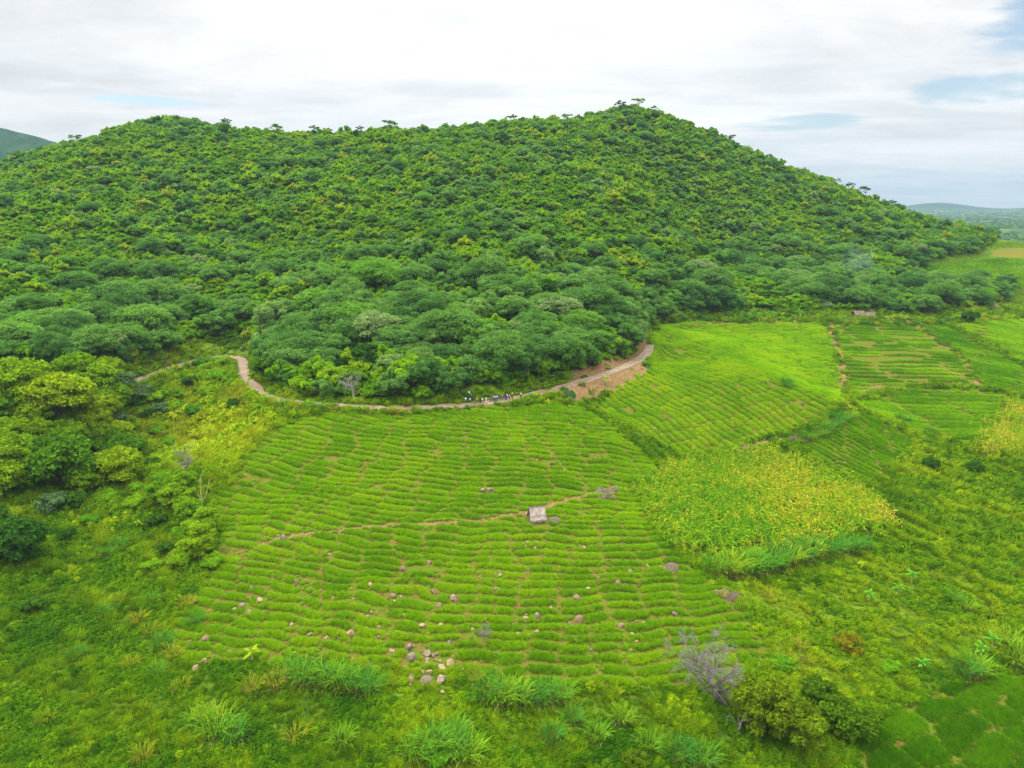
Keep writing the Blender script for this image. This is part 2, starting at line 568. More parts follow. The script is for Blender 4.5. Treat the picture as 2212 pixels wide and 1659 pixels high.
def ground_mat():
    m, n = material("land_cover")
    g = n.n('ShaderNodeNewGeometry').outputs['Position']
    at = lambda k: n.n('ShaderNodeAttribute', attribute_name=k).outputs['Fac']
    fine = n.noise(g, 1.4, 6, 0.65)
    mid = n.noise(g, 0.11, 5, 0.6, 0.4)
    big = n.noise(g, 0.021, 4, 0.6)
    grass = n.mix(n.maprange(mid, 0.35, 0.65), (0.028, 0.085, 0.006, 1), (0.085, 0.150, 0.010, 1))
    grass = n.mix(n.maprange(fine, 0.3, 0.7), grass, n.mix(0.5, grass, (0.10, 0.14, 0.015, 1)))
    soil = n.mix(n.maprange(fine, 0.3, 0.7), (0.070, 0.055, 0.012, 1), (0.145, 0.098, 0.026, 1))
    soil = n.mix(n.maprange(n.noise(g, 0.5, 5, 0.65), 0.36, 0.58), soil, (0.070, 0.105, 0.008, 1))
    bare = n.mix(n.maprange(fine, 0.3, 0.72), (0.095, 0.056, 0.022, 1), (0.215, 0.140, 0.065, 1))
    wood = n.mix(n.maprange(mid, 0.35, 0.65), (0.060, 0.125, 0.008, 1), (0.13, 0.22, 0.010, 1))
    # the far plain: scrub, small fields and settlements' clearings
    vor = n.n('ShaderNodeTexVoronoi', feature='F1', ins={'Scale': 0.0085, 'Vector': g, 'Randomness': 1.0})
    cells = n.n('ShaderNodeSeparateColor', ins={0: vor.outputs['Color']}).outputs[0]
    plain = n.ramp(cells, [(0.0, (0.03, 0.075, 0.02)), (0.45, (0.05, 0.11, 0.022)), (0.75, (0.11, 0.17, 0.03)), (0.95, (0.20, 0.20, 0.07))], 'CONSTANT')
    plain = n.mix(n.maprange(n.noise(g, 0.012, 6, 0.7), 0.45, 0.6), plain, (0.025, 0.06, 0.018, 1))
    plain = n.mix(at('ridge'), plain, n.mix(n.maprange(n.noise(g, 0.03, 5, 0.7), 0.4, 0.6), (0.010, 0.032, 0.018, 1), (0.022, 0.055, 0.022, 1)))
    c = n.mix(at('soil'), grass, soil)
    c = n.mix(at('wood'), c, wood)
    edge = n.math('ADD', at('bare'), n.math('MULTIPLY', n.math('SUBTRACT', n.noise(g, 0.9, 4, 0.6), 0.5), 0.9))
    c = n.mix(n.maprange(edge, 0.38, 0.62), c, bare)
    c = n.mix(n.maprange(n.math('ADD', at('dry'), n.math('MULTIPLY', n.math('SUBTRACT', mid, 0.5), 0.6)), 0.35, 0.6), c, (0.115, 0.112, 0.016, 1))
    c = n.mix(at('far'), c, plain)
    b = n.n('ShaderNodeBsdfDiffuse', ins={0: c})
    bp = n.n('ShaderNodeBump', ins={'Height': fine, 'Strength': 0.6, 'Distance': 0.25})
    n.set(b.inputs['Normal'], bp.outputs[0])
    return surface(m, n, b.outputs[0])


ground = build_ground()


# ------------------------------------------------------------------ path along the old canal
def ribbon(P, prof):
    """sweep a cross-section [(offset, height)] along P"""
    P = np.asarray(P)
    T = np.gradient(P[:, :2], axis=0)
    T /= np.linalg.norm(T, axis=1)[:, None] + 1e-9
    N = np.c_[-T[:, 1], T[:, 0]]
    V = []
    for (o, h) in prof:
        V.append(np.c_[P[:, :2] + N * o, P[:, 2] + h])
    V = np.stack(V, 1).reshape(-1, 3)
    k, n_ = len(prof), len(P)
    i = np.arange(n_ * k).reshape(n_, k)
    F = np.stack([i[:-1, :-1], i[1:, :-1], i[1:, 1:], i[:-1, 1:]], -1).reshape(-1, 4)
    return V, F


def path_mats():
    m, n = material("packed_mud")
    g = n.n('ShaderNodeNewGeometry').outputs['Position']
    f = n.noise(g, 0.55, 6, 0.65)
    f2 = n.noise(g, 2.2, 4, 0.6)
    c = n.mix(n.maprange(f, 0.4, 0.6), (0.155, 0.090, 0.042, 1), (0.225, 0.165, 0.105, 1))
    sp = n.n('ShaderNodeSeparateXYZ', ins={0: g})
    f3 = n.noise(g, 0.22, 5, 0.7)
    c = n.mix(n.maprange(f3, 0.55, 0.68), c, (0.075, 0.095, 0.02, 1))
    c = n.mix(n.maprange(f2, 0.35, 0.7), c, n.mix(0.5, c, (0.10, 0.058, 0.028, 1)))
    b = n.n('ShaderNodeBsdfPrincipled', ins={'Base Color': c, 'Roughness': 0.7})
    surface(m, n, b.outputs[0])
    return m, plain_mat("weathered_concrete", (0.25, 0.205, 0.15, 1), 0.85, (0.14, 0.10, 0.06, 1), 0.8, 0.3)


mud, concrete = path_mats()
PATH = CANAL[:int(np.argmin(np.hypot(*(CANAL[:, :2] - np.array(at_z(1404, 742, CZ)[:2])).T)))].copy()
wob = waves(PATH[:, 0], PATH[:, 1], 14, 8, 2)
V, F = ribbon(PATH, [(-1.45, 0.02), (-0.7, -0.04), (0, -0.02), (0.7, -0.05), (1.45, 0.02)])
V[:, 2] += 0.02 * waves(V[:, 0], V[:, 1], 4, 9, 2)
tag(link("path", mesh_from("path", V, F, [mud], True)), kind='structure')
for sgn, nm in ((1, "path_kerb"), (-1, "path_kerb")):
    prof = [(1.45, -0.25), (1.46, 0.16), (1.50, 0.20), (1.74, 0.19), (1.80, 0.14), (1.81, -0.35)]
    prof = [(sgn * o, h) for o, h in prof]
    if sgn > 0:
        pass
    else:
        prof = prof[::-1]
    V, F = ribbon(PATH, prof)
    V[:, 2] += 0.03 * waves(V[:, 0], V[:, 1], 5, 19, 2)
    tag(link(nm, mesh_from(nm, V, F[:, ::-1], [concrete], False)), kind='structure')


# ------------------------------------------------------------------ plant building
def unit(v):
    return v / (np.linalg.norm(v, axis=-1, keepdims=True) + 1e-9)


def leaf_quads(C, N, size, r, aspect=1.7, flop=0.6):
    """small pointed leaf faces at C facing N"""
    n_ = len(C)
    N = unit(N + r.normal(0, flop, (n_, 3)))
    U = unit(np.cross(N, r.normal(0, 1, (n_, 3))))
    W = np.cross(N, U)
    s = (size * r.uniform(0.65, 1.35, n_))[:, None]
    a, b = U * s * aspect * 0.5, W * s * 0.5
    V = np.stack([C - a, C + b - a * 0.1, C + a, C - b - a * 0.1], 1).reshape(-1, 3)
    F = np.arange(n_ * 4).reshape(n_, 4)
    return V, F


def crown_mesh(name, seed, Rr, H, base, clumps, leaves, leaf, mat, flat=0.6, spread=0.72, dome=1.0, hang=0.25, cmin=0.17, cmax=0.30):
    """a crown of many leafy clumps with gaps between them; returns mesh and clump centres"""
    r = np.random.default_rng(seed)
    cs, rs = [], []
    tries = 0
    while len(cs) < clumps and tries < 4000:
        tries += 1
        u = r.uniform(0, 2 * math.pi)
        rad = Rr * spread * math.sqrt(r.uniform(0, 1))
        top = base + (H - base) * dome * math.sqrt(max(0.02, 1 - (rad / Rr) ** 2 * 0.9))
        low = base + (H - base) * 0.18
        z = top - (top - low) * r.uniform(0.08, 1) ** 1.9 * 0.85
        cr = Rr * r.uniform(cmin, cmax)
        c = np.array([rad * math.cos(u), rad * math.sin(u), z - cr * flat * 0.6])
        if any(np.linalg.norm((c - d) / [1, 1, 0.75]) < 0.42 * (cr + e) for d, e in zip(cs, rs)):
            continue
        cs.append(c)
        rs.append(cr)
    Vs, Fs, lv = [], [], []
    off = 0
    tot = sum(x * x for x in rs)
    for c, cr in zip(cs, rs):
        k = max(12, int(leaves * cr * cr / tot))
        d = unit(r.normal(0, 1, (k, 3)))
        d[:, 2] = np.where(d[:, 2] < -hang, -d[:, 2], d[:, 2])
        wob_ = 1 + 0.22 * np.sin(d[:, 0] * 5 + seed) * np.sin(d[:, 1] * 5 + c[0]) + r.normal(0, 0.06, k)
        rad = cr * wob_ * r.uniform(0.25, 1.0, k) ** 0.33
        P = c + d * rad[:, None] * [1, 1, flat]
        Nn = unit(d * [1, 1, 1 / flat] + [0, 0, 0.35])
        V, F = leaf_quads(P, Nn, leaf, r, 1.7, 1.1)
        Vs.append(V)
        Fs.append(F + off)
        off += len(V)
        lv.append(np.clip(r.uniform(0.25, 0.75) + r.normal(0, 0.16, k), 0, 1))
    return mesh_from(name, np.vstack(Vs), np.vstack(Fs), [mat], False, fattr={'lv': np.hstack(lv)}), list(zip(cs, rs))


def tube(P, Rd, n_=6):
    P = np.asarray(P, float)
    T = unit(np.gradient(P, axis=0))
    A = unit(np.cross(T, np.where(np.abs(T[:, 2:3]) > 0.9, [[1., 0, 0]], [[0, 0, 1.]])))
    B = np.cross(T, A)
    th = np.linspace(0, 2 * math.pi, n_, endpoint=False)
    V = (P[:, None] + (A[:, None] * np.cos(th)[None, :, None] + B[:, None] * np.sin(th)[None, :, None]) * np.asarray(Rd)[:, None, None]).reshape(-1, 3)
    k = len(P)
    i = np.arange(k * n_).reshape(k, n_)
    j = np.roll(i, -1, 1)
    F = np.stack([i[:-1], j[:-1], j[1:], i[1:]], -1).reshape(-1, 4)
    return V, F


def bend(a, b, r, k=6, amt=0.12):
    a, b = np.asarray(a, float), np.asarray(b, float)
    t = np.linspace(0, 1, k)[:, None]
    L = np.linalg.norm(b - a)
    o1, o2 = r.normal(0, amt * L, 3), r.normal(0, amt * L * 0.5, 3)
    return a + (b - a) * t + o1 * np.sin(t * math.pi) + o2 * np.sin(t * 2 * math.pi)


def joined(parts):
    off, Vs, Fs = 0, [], []
    for V, F in parts:
        Vs.append(V)
        Fs.append(F + off)
        off += len(V)
    return np.vstack(Vs), np.vstack(Fs)


def trunk_mesh(name, seed, base, rad, clumps, mat, stems=1, limbs=14):
    r = np.random.default_rng(seed + 99)
    parts = []
    forks = []
    for s in range(stems):
        a = np.array([0, 0, -0.5]) + (r.normal(0, 0.25, 3) * [1, 1, 0] if stems > 1 else 0)
        f = np.array([r.normal(0, base * 0.18), r.normal(0, base * 0.18), base * r.uniform(0.55, 0.85)])
        P = bend(a, f, r, 6, 0.05)
        parts.append(tube(P, np.linspace(rad, rad * 0.62, 6), 7))
        forks.append(f)
    order = sorted(range(len(clumps)), key=lambda i: -clumps[i][1])[:limbs]
    for i in order:
        c, cr = clumps[i]
        f = min(forks, key=lambda q: np.linalg.norm(q[:2] - c[:2]))
        P = bend(f, c, r, 5, 0.08)
        parts.append(tube(P, np.linspace(rad * 0.5, rad * 0.10, 5), 5))
        for _ in range(2):
            e = c + unit(r.normal(0, 1, 3)) * cr * 0.8
            parts.append(tube(bend(P[3], e, r, 4, 0.08), np.linspace(rad * 0.16, rad * 0.04, 4), 4))
    V, F = joined(parts)
    return mesh_from(name, V, F, [mat], True)


bark = plain_mat("grey_brown_bark", (0.135, 0.105, 0.07, 1), 0.9, (0.065, 0.05, 0.03, 1), 2.5, 0.5)
pale_bark = plain_mat("pale_dead_wood", (0.33, 0.30, 0.29, 1), 0.9, (0.19, 0.165, 0.155, 1), 2.0, 0.4)
straw_bark = plain_mat("straw_coloured_stem", (0.42, 0.37, 0.16, 1), 0.8, (0.24, 0.20, 0.08, 1), 2.0, 0.2)

LEAF_GREY = leaf_mat("feathery_grey_green_leaves", [(0.0, (0.072, 0.172, 0.038)), (0.35, (0.100, 0.225, 0.042)), (0.7, (0.135, 0.270, 0.055)), (0.9, (0.13, 0.29, 0.030)), (1.0, (0.20, 0.29, 0.11))], trans=0.5)
LEAF_GREEN = leaf_mat("fresh_green_leaves", [(0.0, (0.085, 0.235, 0.010)), (0.5, (0.140, 0.315, 0.009)), (1.0, (0.220, 0.365, 0.009))], trans=0.42)
LEAF_LIME = leaf_mat("yellow_green_leaves", [(0.0, (0.130, 0.275, 0.006)), (0.5, (0.170, 0.325, 0.006)), (0.85, (0.220, 0.350, 0.006)), (1.0, (0.27, 0.33, 0.02))], trans=0.5)
LEAF_DARK = leaf_mat("dark_green_leaves", [(0.0, (0.034, 0.102, 0.010)), (0.6, (0.048, 0.132, 0.012)), (1.0, (0.072, 0.162, 0.012))])
LEAF_OLIVE = leaf_mat("olive_yellow_leaves", [(0.0, (0.065, 0.140, 0.005)), (0.6, (0.095, 0.165, 0.005)), (1.0, (0.13, 0.185, 0.006))])
LEAF_RUST = leaf_mat("rusty_orange_leaves", [(0.0, (0.15, 0.17, 0.007)), (1.0, (0.20, 0.175, 0.009))])
LEAF_SILVER = leaf_mat("dry_silver_twigs", [(0.0, (0.20, 0.20, 0.17)), (1.0, (0.27, 0.25, 0.23))], trans=0.1)

PROTO = {}


def make_tree(key, name, seed, Rr, H, base, clumps, leaves, leaf, mat, rad, stems=1, **kw):
    cm, cl = crown_mesh("crown", seed, Rr, H, base, clumps, leaves, leaf, mat, **kw)
    tm = trunk_mesh("trunk", seed, base, rad, cl, bark, stems)
    PROTO[key] = (name, tm, cm, Rr)


# key, kind name, seed, radius, height, crown base, clumps, leaves, leaf size
make_tree('acacia1', 'acacia_tree', 1, 6.4, 8.6, 1.6, 52, 9000, 0.28, LEAF_GREY, 0.26, 2, flat=0.72)
make_tree('acacia2', 'acacia_tree', 2, 5.4, 7.8, 1.4, 44, 7400, 0.28, LEAF_GREY, 0.22, 3, flat=0.78)
make_tree('acacia3', 'acacia_tree', 3, 7.2, 9.4, 1.9, 60, 10000, 0.29, LEAF_GREY, 0.30, 2, flat=0.66)
make_tree('acacia4', 'acacia_tree', 4, 4.4, 7.4, 1.2, 36, 6000, 0.27, LEAF_GREY, 0.19, 1, flat=0.82)
make_tree('broad1', 'broadleaf_tree', 5, 4.8, 7.6, 1.4, 44, 5200, 0.40, LEAF_GREEN, 0.24, 1, flat=0.66)
make_tree('broad2', 'broadleaf_tree', 6, 3.9, 6.6, 1.0, 34, 4000, 0.40, LEAF_GREEN, 0.20, 2, flat=0.7)
make_tree('lime1', 'lime_green_tree', 7, 4.2, 6.4, 0.9, 36, 4400, 0.40, LEAF_LIME, 0.20, 2, flat=0.62)
make_tree('lime2', 'lime_green_tree', 8, 5.2, 6.8, 1.4, 42, 5000, 0.40, LEAF_LIME, 0.22, 2, flat=0.48)
make_tree('dark1', 'dark_leaved_tree', 9, 4.6, 7.8, 1.6, 28, 4400, 0.46, LEAF_DARK, 0.24, 1, flat=0.72)
make_tree('dark2', 'dark_leaved_tree', 10, 3.6, 6.2, 1.2, 20, 3200, 0.44, LEAF_DARK, 0.2, 2, flat=0.75)


def make_shrub(key, name, seed, Rr, H, clumps, leaves, leaf, mat, **kw):
    cm, cl = crown_mesh("foliage", seed, Rr, H, 0.1, clumps, leaves, leaf, mat, **kw)
    tm = trunk_mesh("stem", seed, 0.6, 0.07, cl, bark, 3, 8)
    PROTO[key] = (name, tm, cm, Rr)


make_shrub('bush1', 'thicket_shrub', 21, 2.4, 2.6, 20, 1900, 0.30, LEAF_LIME, flat=0.7)
make_shrub('bush2', 'thicket_shrub', 22, 2.0, 2.2, 16, 1500, 0.30, LEAF_GREEN, flat=0.75)
make_shrub('bush3', 'thicket_shrub', 23, 2.6, 3.0, 20, 1900, 0.30, LEAF_GREY, flat=0.65)


# ------------------------------------------------------------------ stuff: one object, many instances of real plants
def scatter(name, label, pts, scl, rot, protos, idx, tint=None):
    """pts (N,3); protos: list of lists of (object) joined into one plant; idx picks the plant"""
    n_ = len(pts)
    me = bpy.data.meshes.new(name)
    me.vertices.add(n_)
    me.vertices.foreach_set('co', np.asarray(pts, np.float32).ravel())
    scl = np.asarray(scl, np.float32)
    if scl.ndim == 1:
        scl = np.repeat(scl[:, None], 3, 1)
    me.attributes.new('scl', 'FLOAT_VECTOR', 'POINT').data.foreach_set('vector', scl.ravel())
    rot = np.asarray(rot, np.float32)
    if rot.ndim == 1:
        rot = np.c_[np.zeros(n_), np.zeros(n_), rot].astype(np.float32)
    me.attributes.new('rot', 'FLOAT_VECTOR', 'POINT').data.foreach_set('vector', rot.ravel())
    me.attributes.new('idx', 'INT', 'POINT').data.foreach_set('value', np.asarray(idx, np.int32))
    me.attributes.new('tint', 'FLOAT', 'POINT').data.foreach_set('value', np.asarray(tint if tint is not None else np.full(n_, .5), np.float32))
    me.update()
    o = link(name, me)
    ng = bpy.data.node_groups.new(name, 'GeometryNodeTree')
    ng.interface.new_socket('Geometry', in_out='INPUT', socket_type='NodeSocketGeometry')
    ng.interface.new_socket('Geometry', in_out='OUTPUT', socket_type='NodeSocketGeometry')
    N, L = ng.nodes, ng.links
    gi, go = N.new('NodeGroupInput'), N.new('NodeGroupOutput')
    jn = N.new('GeometryNodeJoinGeometry')

    def attr(nm, ty):
        a = N.new('GeometryNodeInputNamedAttribute')
        a.data_type = ty
        a.inputs['Name'].default_value = nm
        return a.outputs['Attribute']
    m2p = N.new('GeometryNodeMeshToPoints')
    L.new(gi.outputs[0], m2p.inputs[0])
    for k, obs in enumerate(protos):
        pj = N.new('GeometryNodeJoinGeometry')
        for ob in obs:
            oi = N.new('GeometryNodeObjectInfo')
            oi.transform_space = 'ORIGINAL'
            oi.inputs['Object'].default_value = ob
            L.new(oi.outputs['Geometry'], pj.inputs[0])
        eq = N.new('FunctionNodeCompare')
        eq.data_type = 'INT'
        eq.operation = 'EQUAL'
        L.new(attr('idx', 'INT'), eq.inputs[2])
        eq.inputs[3].default_value = k
        ip = N.new('GeometryNodeInstanceOnPoints')
        L.new(m2p.outputs[0], ip.inputs['Points'])
        L.new(eq.outputs[0], ip.inputs['Selection'])
        L.new(pj.outputs[0], ip.inputs['Instance'])
        e2r = N.new('FunctionNodeEulerToRotation')
        L.new(attr('rot', 'FLOAT_VECTOR'), e2r.inputs[0])
        L.new(e2r.outputs[0], ip.inputs['Rotation'])
        L.new(attr('scl', 'FLOAT_VECTOR'), ip.inputs['Scale'])
        L.new(ip.outputs[0], jn.inputs[0])
    L.new(jn.outputs[0], go.inputs[0])
    md = o.modifiers.new('planting', 'NODES')
    md.node_group = ng
    tag(o, label, kind='stuff')
    return o


def jitter_grid(xmin, xmax, ymin, ymax, step, r, j=0.42):
    gx, gy = np.meshgrid(np.arange(xmin, xmax, step), np.arange(ymin, ymax, step))
    gx = gx.ravel() + r.uniform(-j, j, gx.size) * step
    gy = gy.ravel() + r.uniform(-j, j, gy.size) * step
    return gx, gy


# ------------------------------------------------------------------ woodland
def in_view(x, y, z, mx=140):
    px, py, dep = to_px(x, y, z)
    return (px > -mx) & (px < 2212 + mx) & (dep > 5) & (py < 1659 + 260)


def sight(x, y, z):
    """True where the top of a plant is not behind the land"""
    t = np.linspace(0.3, 0.96, 26)[None, :]
    X, Y, Zz = x[:, None] * t, y[:, None] * t, CAM_H + (z[:, None] - CAM_H) * t
    h = height(X.ravel(), Y.ravel()).reshape(X.shape)
    return (h < Zz).all(1)


def forest_points():
    r = np.random.default_rng(31)
    x, y = jitter_grid(-560, 640, 190, 720, 6.2, r, 0.48)
    k = inside(x, y, FOREST) & ~inside(x, y, CLEAR)
    x, y = x[k], y[k]
    near = (y < 480)
    d = np.full(len(x), 99.0)
    d[near] = dist_poly(x[near], y[near], CANAL_C)
    k = d > 4.6
    x, y = x[k], y[k]
    z = height(x, y)
    k = in_view(x, y, z + 5) & sight(x, y, z + 8)
    x, y, z = x[k], y[k], z[k]
    den = waves(x, y, 70, 44, 3)
    lowk = 1 - sstep(z, 10, 45)
    k = r.uniform(0, 1, len(x)) < 0.58 + 0.28 * den + 0.34 * lowk
    return x[k], y[k], z[k], r


fx, fy, fz, fr = forest_points()
fk = waves(fx, fy, 140, 51, 3) + fr.normal(0, 0.32, len(fx))
fq = waves(fx, fy, 60, 61, 3) + fr.normal(0, 0.5, len(fx))
low = 1 - sstep(fz, 8, 50)
_px, _py, _ = to_px(fx, fy, fz)
fk -= 0.6 * np.exp(-(((_px - 330) / 380) ** 2 + ((_py - 420) / 85) ** 2)) + 0.3 * np.exp(-(((_px - 1500) / 260) ** 2 + ((_py - 480) / 70) ** 2))
fk += 0.35 * np.exp(-(((_px - 1050) / 420) ** 2 + ((_py - 640) / 90) ** 2))
TREE_KEYS = ['acacia1', 'acacia2', 'acacia3', 'acacia4', 'broad1', 'broad2', 'lime1', 'lime2', 'dark1', 'dark2']
kind = np.zeros(len(fx), int)
u = fr.uniform(0, 1, len(fx))
kind = np.where(fk + 0.45 * low > 0.0, fr.integers(0, 4, len(fx)), np.where(fq > 0.1, 6 + fr.integers(0, 2, len(fx)), 4 + fr.integers(0, 2, len(fx))))
kind = np.where((u < 0.06 + 0.10 * low), 8 + fr.integers(0, 2, len(fx)), kind)
fs = np.clip(fr.lognormal(-0.06, 0.24, len(fx)), 0.55, 1.55) * (0.60 + 0.48 * low)
fs = np.where(kind < 4, fs * 1.16, fs)
frot = fr.uniform(0, 6.28, len(fx))
px, py, dep = to_px(fx, fy, fz + 3)
show = fs * np.array([PROTO[k][3] for k in TREE_KEYS])[kind] / dep
show = np.where((px > -30) & (px < 2242), show, 0)
LIMIT = {'acacia_tree': 130, 'broadleaf_tree': 60, 'lime_green_tree': 60, 'dark_leaved_tree': 45}

order = np.argsort(-show)
ind = set(order[:296].tolist())
first = {}


def zone(px, py, Y, z):
    if z > 34:
        where = "high on the hillside"
    elif z > 16:
        where = "on the lower slope of the hill"
    elif px < 540:
        where = "at the foot of the hill beside the grassy clearing" if px > 220 else "at the foot of the hill left of the clearing"
    elif px < 800:
        where = "above the bend of the pale path"
    elif px < 1120:
        where = "behind the path above the bean-shaped rice terraces"
    elif px < 1420:
        where = "on the wooded spur by the path's far end"
    elif px < 1760:
        where = "behind the banana plants at the top of the bright field"
    elif px < 1960:
        where = "around the thatched homestead"
    else:
        where = "at the wood's right end below the bare knoll"
    return where.replace("bean-shaped ", "")


LOOK = {'acacia1': "broad feathery grey-green acacia", 'acacia2': "domed feathery grey-green acacia", 'acacia3': "wide flat-topped grey-green acacia", 'acacia4': "tall narrow grey-green acacia",
        'broad1': "rounded fresh green broadleaf tree", 'broad2': "small fresh green broadleaf tree", 'lime1': "bushy yellow-green tree", 'lime2': "flat-topped yellow-green tree",
        'dark1': "dense dark green tree", 'dark2': "small dense dark green tree"}


def plant_tree(key, loc, rz, s, label, group=None, cat='tree', nm=None, parts=('trunk', 'crown')):
    name, tm, cm, _ = PROTO[key]
    if key not in first:
        e = empty(nm or name, loc, rz, s)
        a = link(parts[0], tm, e)
        b = link(parts[1], cm, e)
        first[key] = (e, a, b)
    else:
        e = copy_tree(first[key][0])
        e.location, e.rotation_euler, e.scale = loc, (0, 0, rz), (s, s, s) if np.isscalar(s) else s
        if 'group' in e:
            del e['group']
        if nm:
            e.name = nm
    tag(e, label, cat, group)
    return e


rows_ = []
for i in order[:296]:
    key = TREE_KEYS[kind[i]]
    wz = zone(px[i], py[i], fy[i], fz[i])
    plant_tree(key, (fx[i], fy[i], fz[i] - 0.15), frot[i], (fs[i] * fr.uniform(0.85, 1.2), fs[i] * fr.uniform(0.85, 1.2), fs[i] * fr.uniform(0.72, 1.1)), LOOK[key] + " " + wz, "woodland trees " + wz)
for k in TREE_KEYS:
    if k not in first:
        plant_tree(k, (fx[order[300]], fy[order[300]], fz[order[300]]), 0, 1, LOOK[k] + " within the wooded hillside", "woodland trees")
rest = np.array([i for i in range(len(fx)) if i not in ind])
sc = np.c_[fs * fr.uniform(0.8, 1.25, len(fs)), fs * fr.uniform(0.8, 1.25, len(fs)), fs * fr.uniform(0.66, 1.12, len(fs))]
scatter("woodland", "dense mixed woodland covering the upper hillside", np.c_[fx, fy, fz - 0.15][rest], sc[rest], frot[rest],
        [[first[k][1], first[k][2]] for k in TREE_KEYS], kind[rest])

# undergrowth between the trees
r = np.random.default_rng(77)
ux, uy = jitter_grid(-520, 600, 195, 690, 3.2, r, 0.48)
k = inside(ux, uy, FOREST) & ~inside(ux, uy, CLEAR)
ux, uy = ux[k], uy[k]
near = uy < 480
d = np.full(len(ux), 99.0)
d[near] = dist_poly(ux[near], uy[near], CANAL_C)
k = d > 4.2
ux, uy = ux[k], uy[k]
uz = height(ux, uy)
k = in_view(ux, uy, uz + 3, 60) & sight(ux, uy, uz + 4)
ux, uy, uz = ux[k], uy[k], uz[k]
uk = waves(ux, uy, 80, 88, 3) + r.normal(0, 0.5, len(ux))
uidx = np.where(uk > 0.6, 2, np.where(uk > -0.15, 0, 1))
us = np.clip(r.lognormal(0.14, 0.34, len(ux)), 0.6, 2.3)
bush_first = {}
for q, (kx, bx, by, lab) in enumerate((('bush1', 350, 862, "yellow-green shrub on the grassy slope below the path's left arm"), ('bush2', 388, 858, "fresh green shrub beside the path on the gully slope"),
                                       ('bush3', 1475, 692, "grey-green round shrub on the bank at the bright field's top left corner"))):
    g = ground_at(bx, by)
    plant_tree(kx, g - Vector((0, 0, 0.1)), 0.4, 1.15, lab, None, 'shrub', None, ('stem', 'foliage'))
scatter("undergrowth", "low bushes growing between the hillside trees", np.c_[ux, uy, uz - 0.1], np.c_[us, us, us * r.uniform(0.9, 1.5, len(us))], r.uniform(0, 6.28, len(ux)),
        [[first[k][2]] for k in ('bush1', 'bush2', 'bush3')], uidx)

# trees of the far plain and the blue hill
r = np.random.default_rng(78)
th = r.uniform(-0.72, 0.74, 26000)
dd = 1000 * (8.0 ** r.uniform(0, 1, 26000))
x, y = np.sin(th) * dd, np.cos(th) * dd
z = height(x, y)
k = in_view(x, y, z + 5, 30) & sight(x, y, z + 9)
x, y, z, dd = x[k], y[k], z[k], dd[k]
k = ((waves(x, y, 420, 13, 3) + r.normal(0, 0.45, len(x)) > -0.1) | (z > 15)) & (z < 190)
x, y, z, dd = x[k], y[k], z[k], dd[k]
fsx = r.uniform(0.7, 1.3, len(x)) * np.clip(dd / 2200, 0.9, 1.6) * np.where(z > 12, 0.6, 1)
scatter("distant_trees", "scattered trees on the far plain and far left hill", np.c_[x, y, z - 0.3], fsx, r.uniform(0, 6.28, len(x)),
        [[first['acacia1'][2]], [first['dark2'][2]], [first['broad1'][2]]], np.where(z > 12, 1, r.choice(3, len(x), p=[.45, .3, .25])))


# ------------------------------------------------------------------ crops and grass
def blades(seed, n_, rad, h, wid, lean, seg=2, droop=0.0, hvar=0.25):
    r = np.random.default_rng(seed)
    Vs, Fs, hv, lv = [], [], [], []
    off = 0
    for b in range(n_):
        a = r.uniform(0, 6.283)
        q = rad * math.sqrt(r.uniform(0, 1))
        base = np.array([q * math.cos(a), q * math.sin(a), -0.05])
        da = a + r.normal(0, 0.7)
        dirn = np.array([math.cos(da), math.sin(da), 0])
        hh = h * r.uniform(1 - hvar, 1 + hvar * 0.6)
        ln = lean * r.uniform(0.2, 1.25)
        side = np.array([-math.sin(da + 0.6), math.cos(da + 0.6), 0]) * wid * 0.5
        t = np.linspace(0, 1, seg + 1)
        for j in range(seg + 1):
            c = base + dirn * ln * h * t[j] ** 1.7 + np.array([0, 0, hh * (t[j] - droop * t[j] ** 3)])
            wd = (1 - t[j] ** 2 * 0.9)
            if j < seg:
                Vs += [c - side * wd, c + side * wd]
                hv += [t[j], t[j]]
            else:
                Vs.append(c)
                hv.append(1.0)
        l_ = r.uniform(0.2, 0.8)
        for j in range(seg - 1):
            Fs.append((off + 2 * j, off + 2 * j + 1, off + 2 * j + 3, off + 2 * j + 2))
            lv.append(l_)
        Fs.append((off + 2 * seg - 2, off + 2 * seg - 1, off + 2 * seg))
        lv.append(l_)
        off += 2 * seg + 1
    return np.array(Vs), Fs, hv, lv


def tuft(name, mat, *a, **kw):
    V, F, hv, lv = blades(*a, **kw)
    return bpy.data.objects.new(name, mesh_from(name, V, F, [mat], False, fattr={'lv': lv}, vattr={'hv': hv}))


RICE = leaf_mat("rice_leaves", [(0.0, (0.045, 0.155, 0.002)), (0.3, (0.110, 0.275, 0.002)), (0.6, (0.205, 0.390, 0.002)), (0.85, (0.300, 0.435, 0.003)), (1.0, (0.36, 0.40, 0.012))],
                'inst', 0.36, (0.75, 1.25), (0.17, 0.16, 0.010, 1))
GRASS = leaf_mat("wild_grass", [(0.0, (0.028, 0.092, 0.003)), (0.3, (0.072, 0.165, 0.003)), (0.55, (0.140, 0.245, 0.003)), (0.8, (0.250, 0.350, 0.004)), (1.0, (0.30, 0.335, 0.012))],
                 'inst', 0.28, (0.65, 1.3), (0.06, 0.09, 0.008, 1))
MAIZE = leaf_mat("ripening_maize_leaves", [(0.0, (0.065, 0.195, 0.006)), (0.35, (0.140, 0.265, 0.006)), (0.7, (0.270, 0.300, 0.012)), (0.92, (0.34, 0.31, 0.022)), (1.0, (0.40, 0.31, 0.05))], 'inst', 0.28, (0.45, 1.45))
RICE_P = [tuft("rice_tuft", RICE, s, 30, 0.30, 0.95, 0.055, 0.32) for s in (1, 2, 3)]
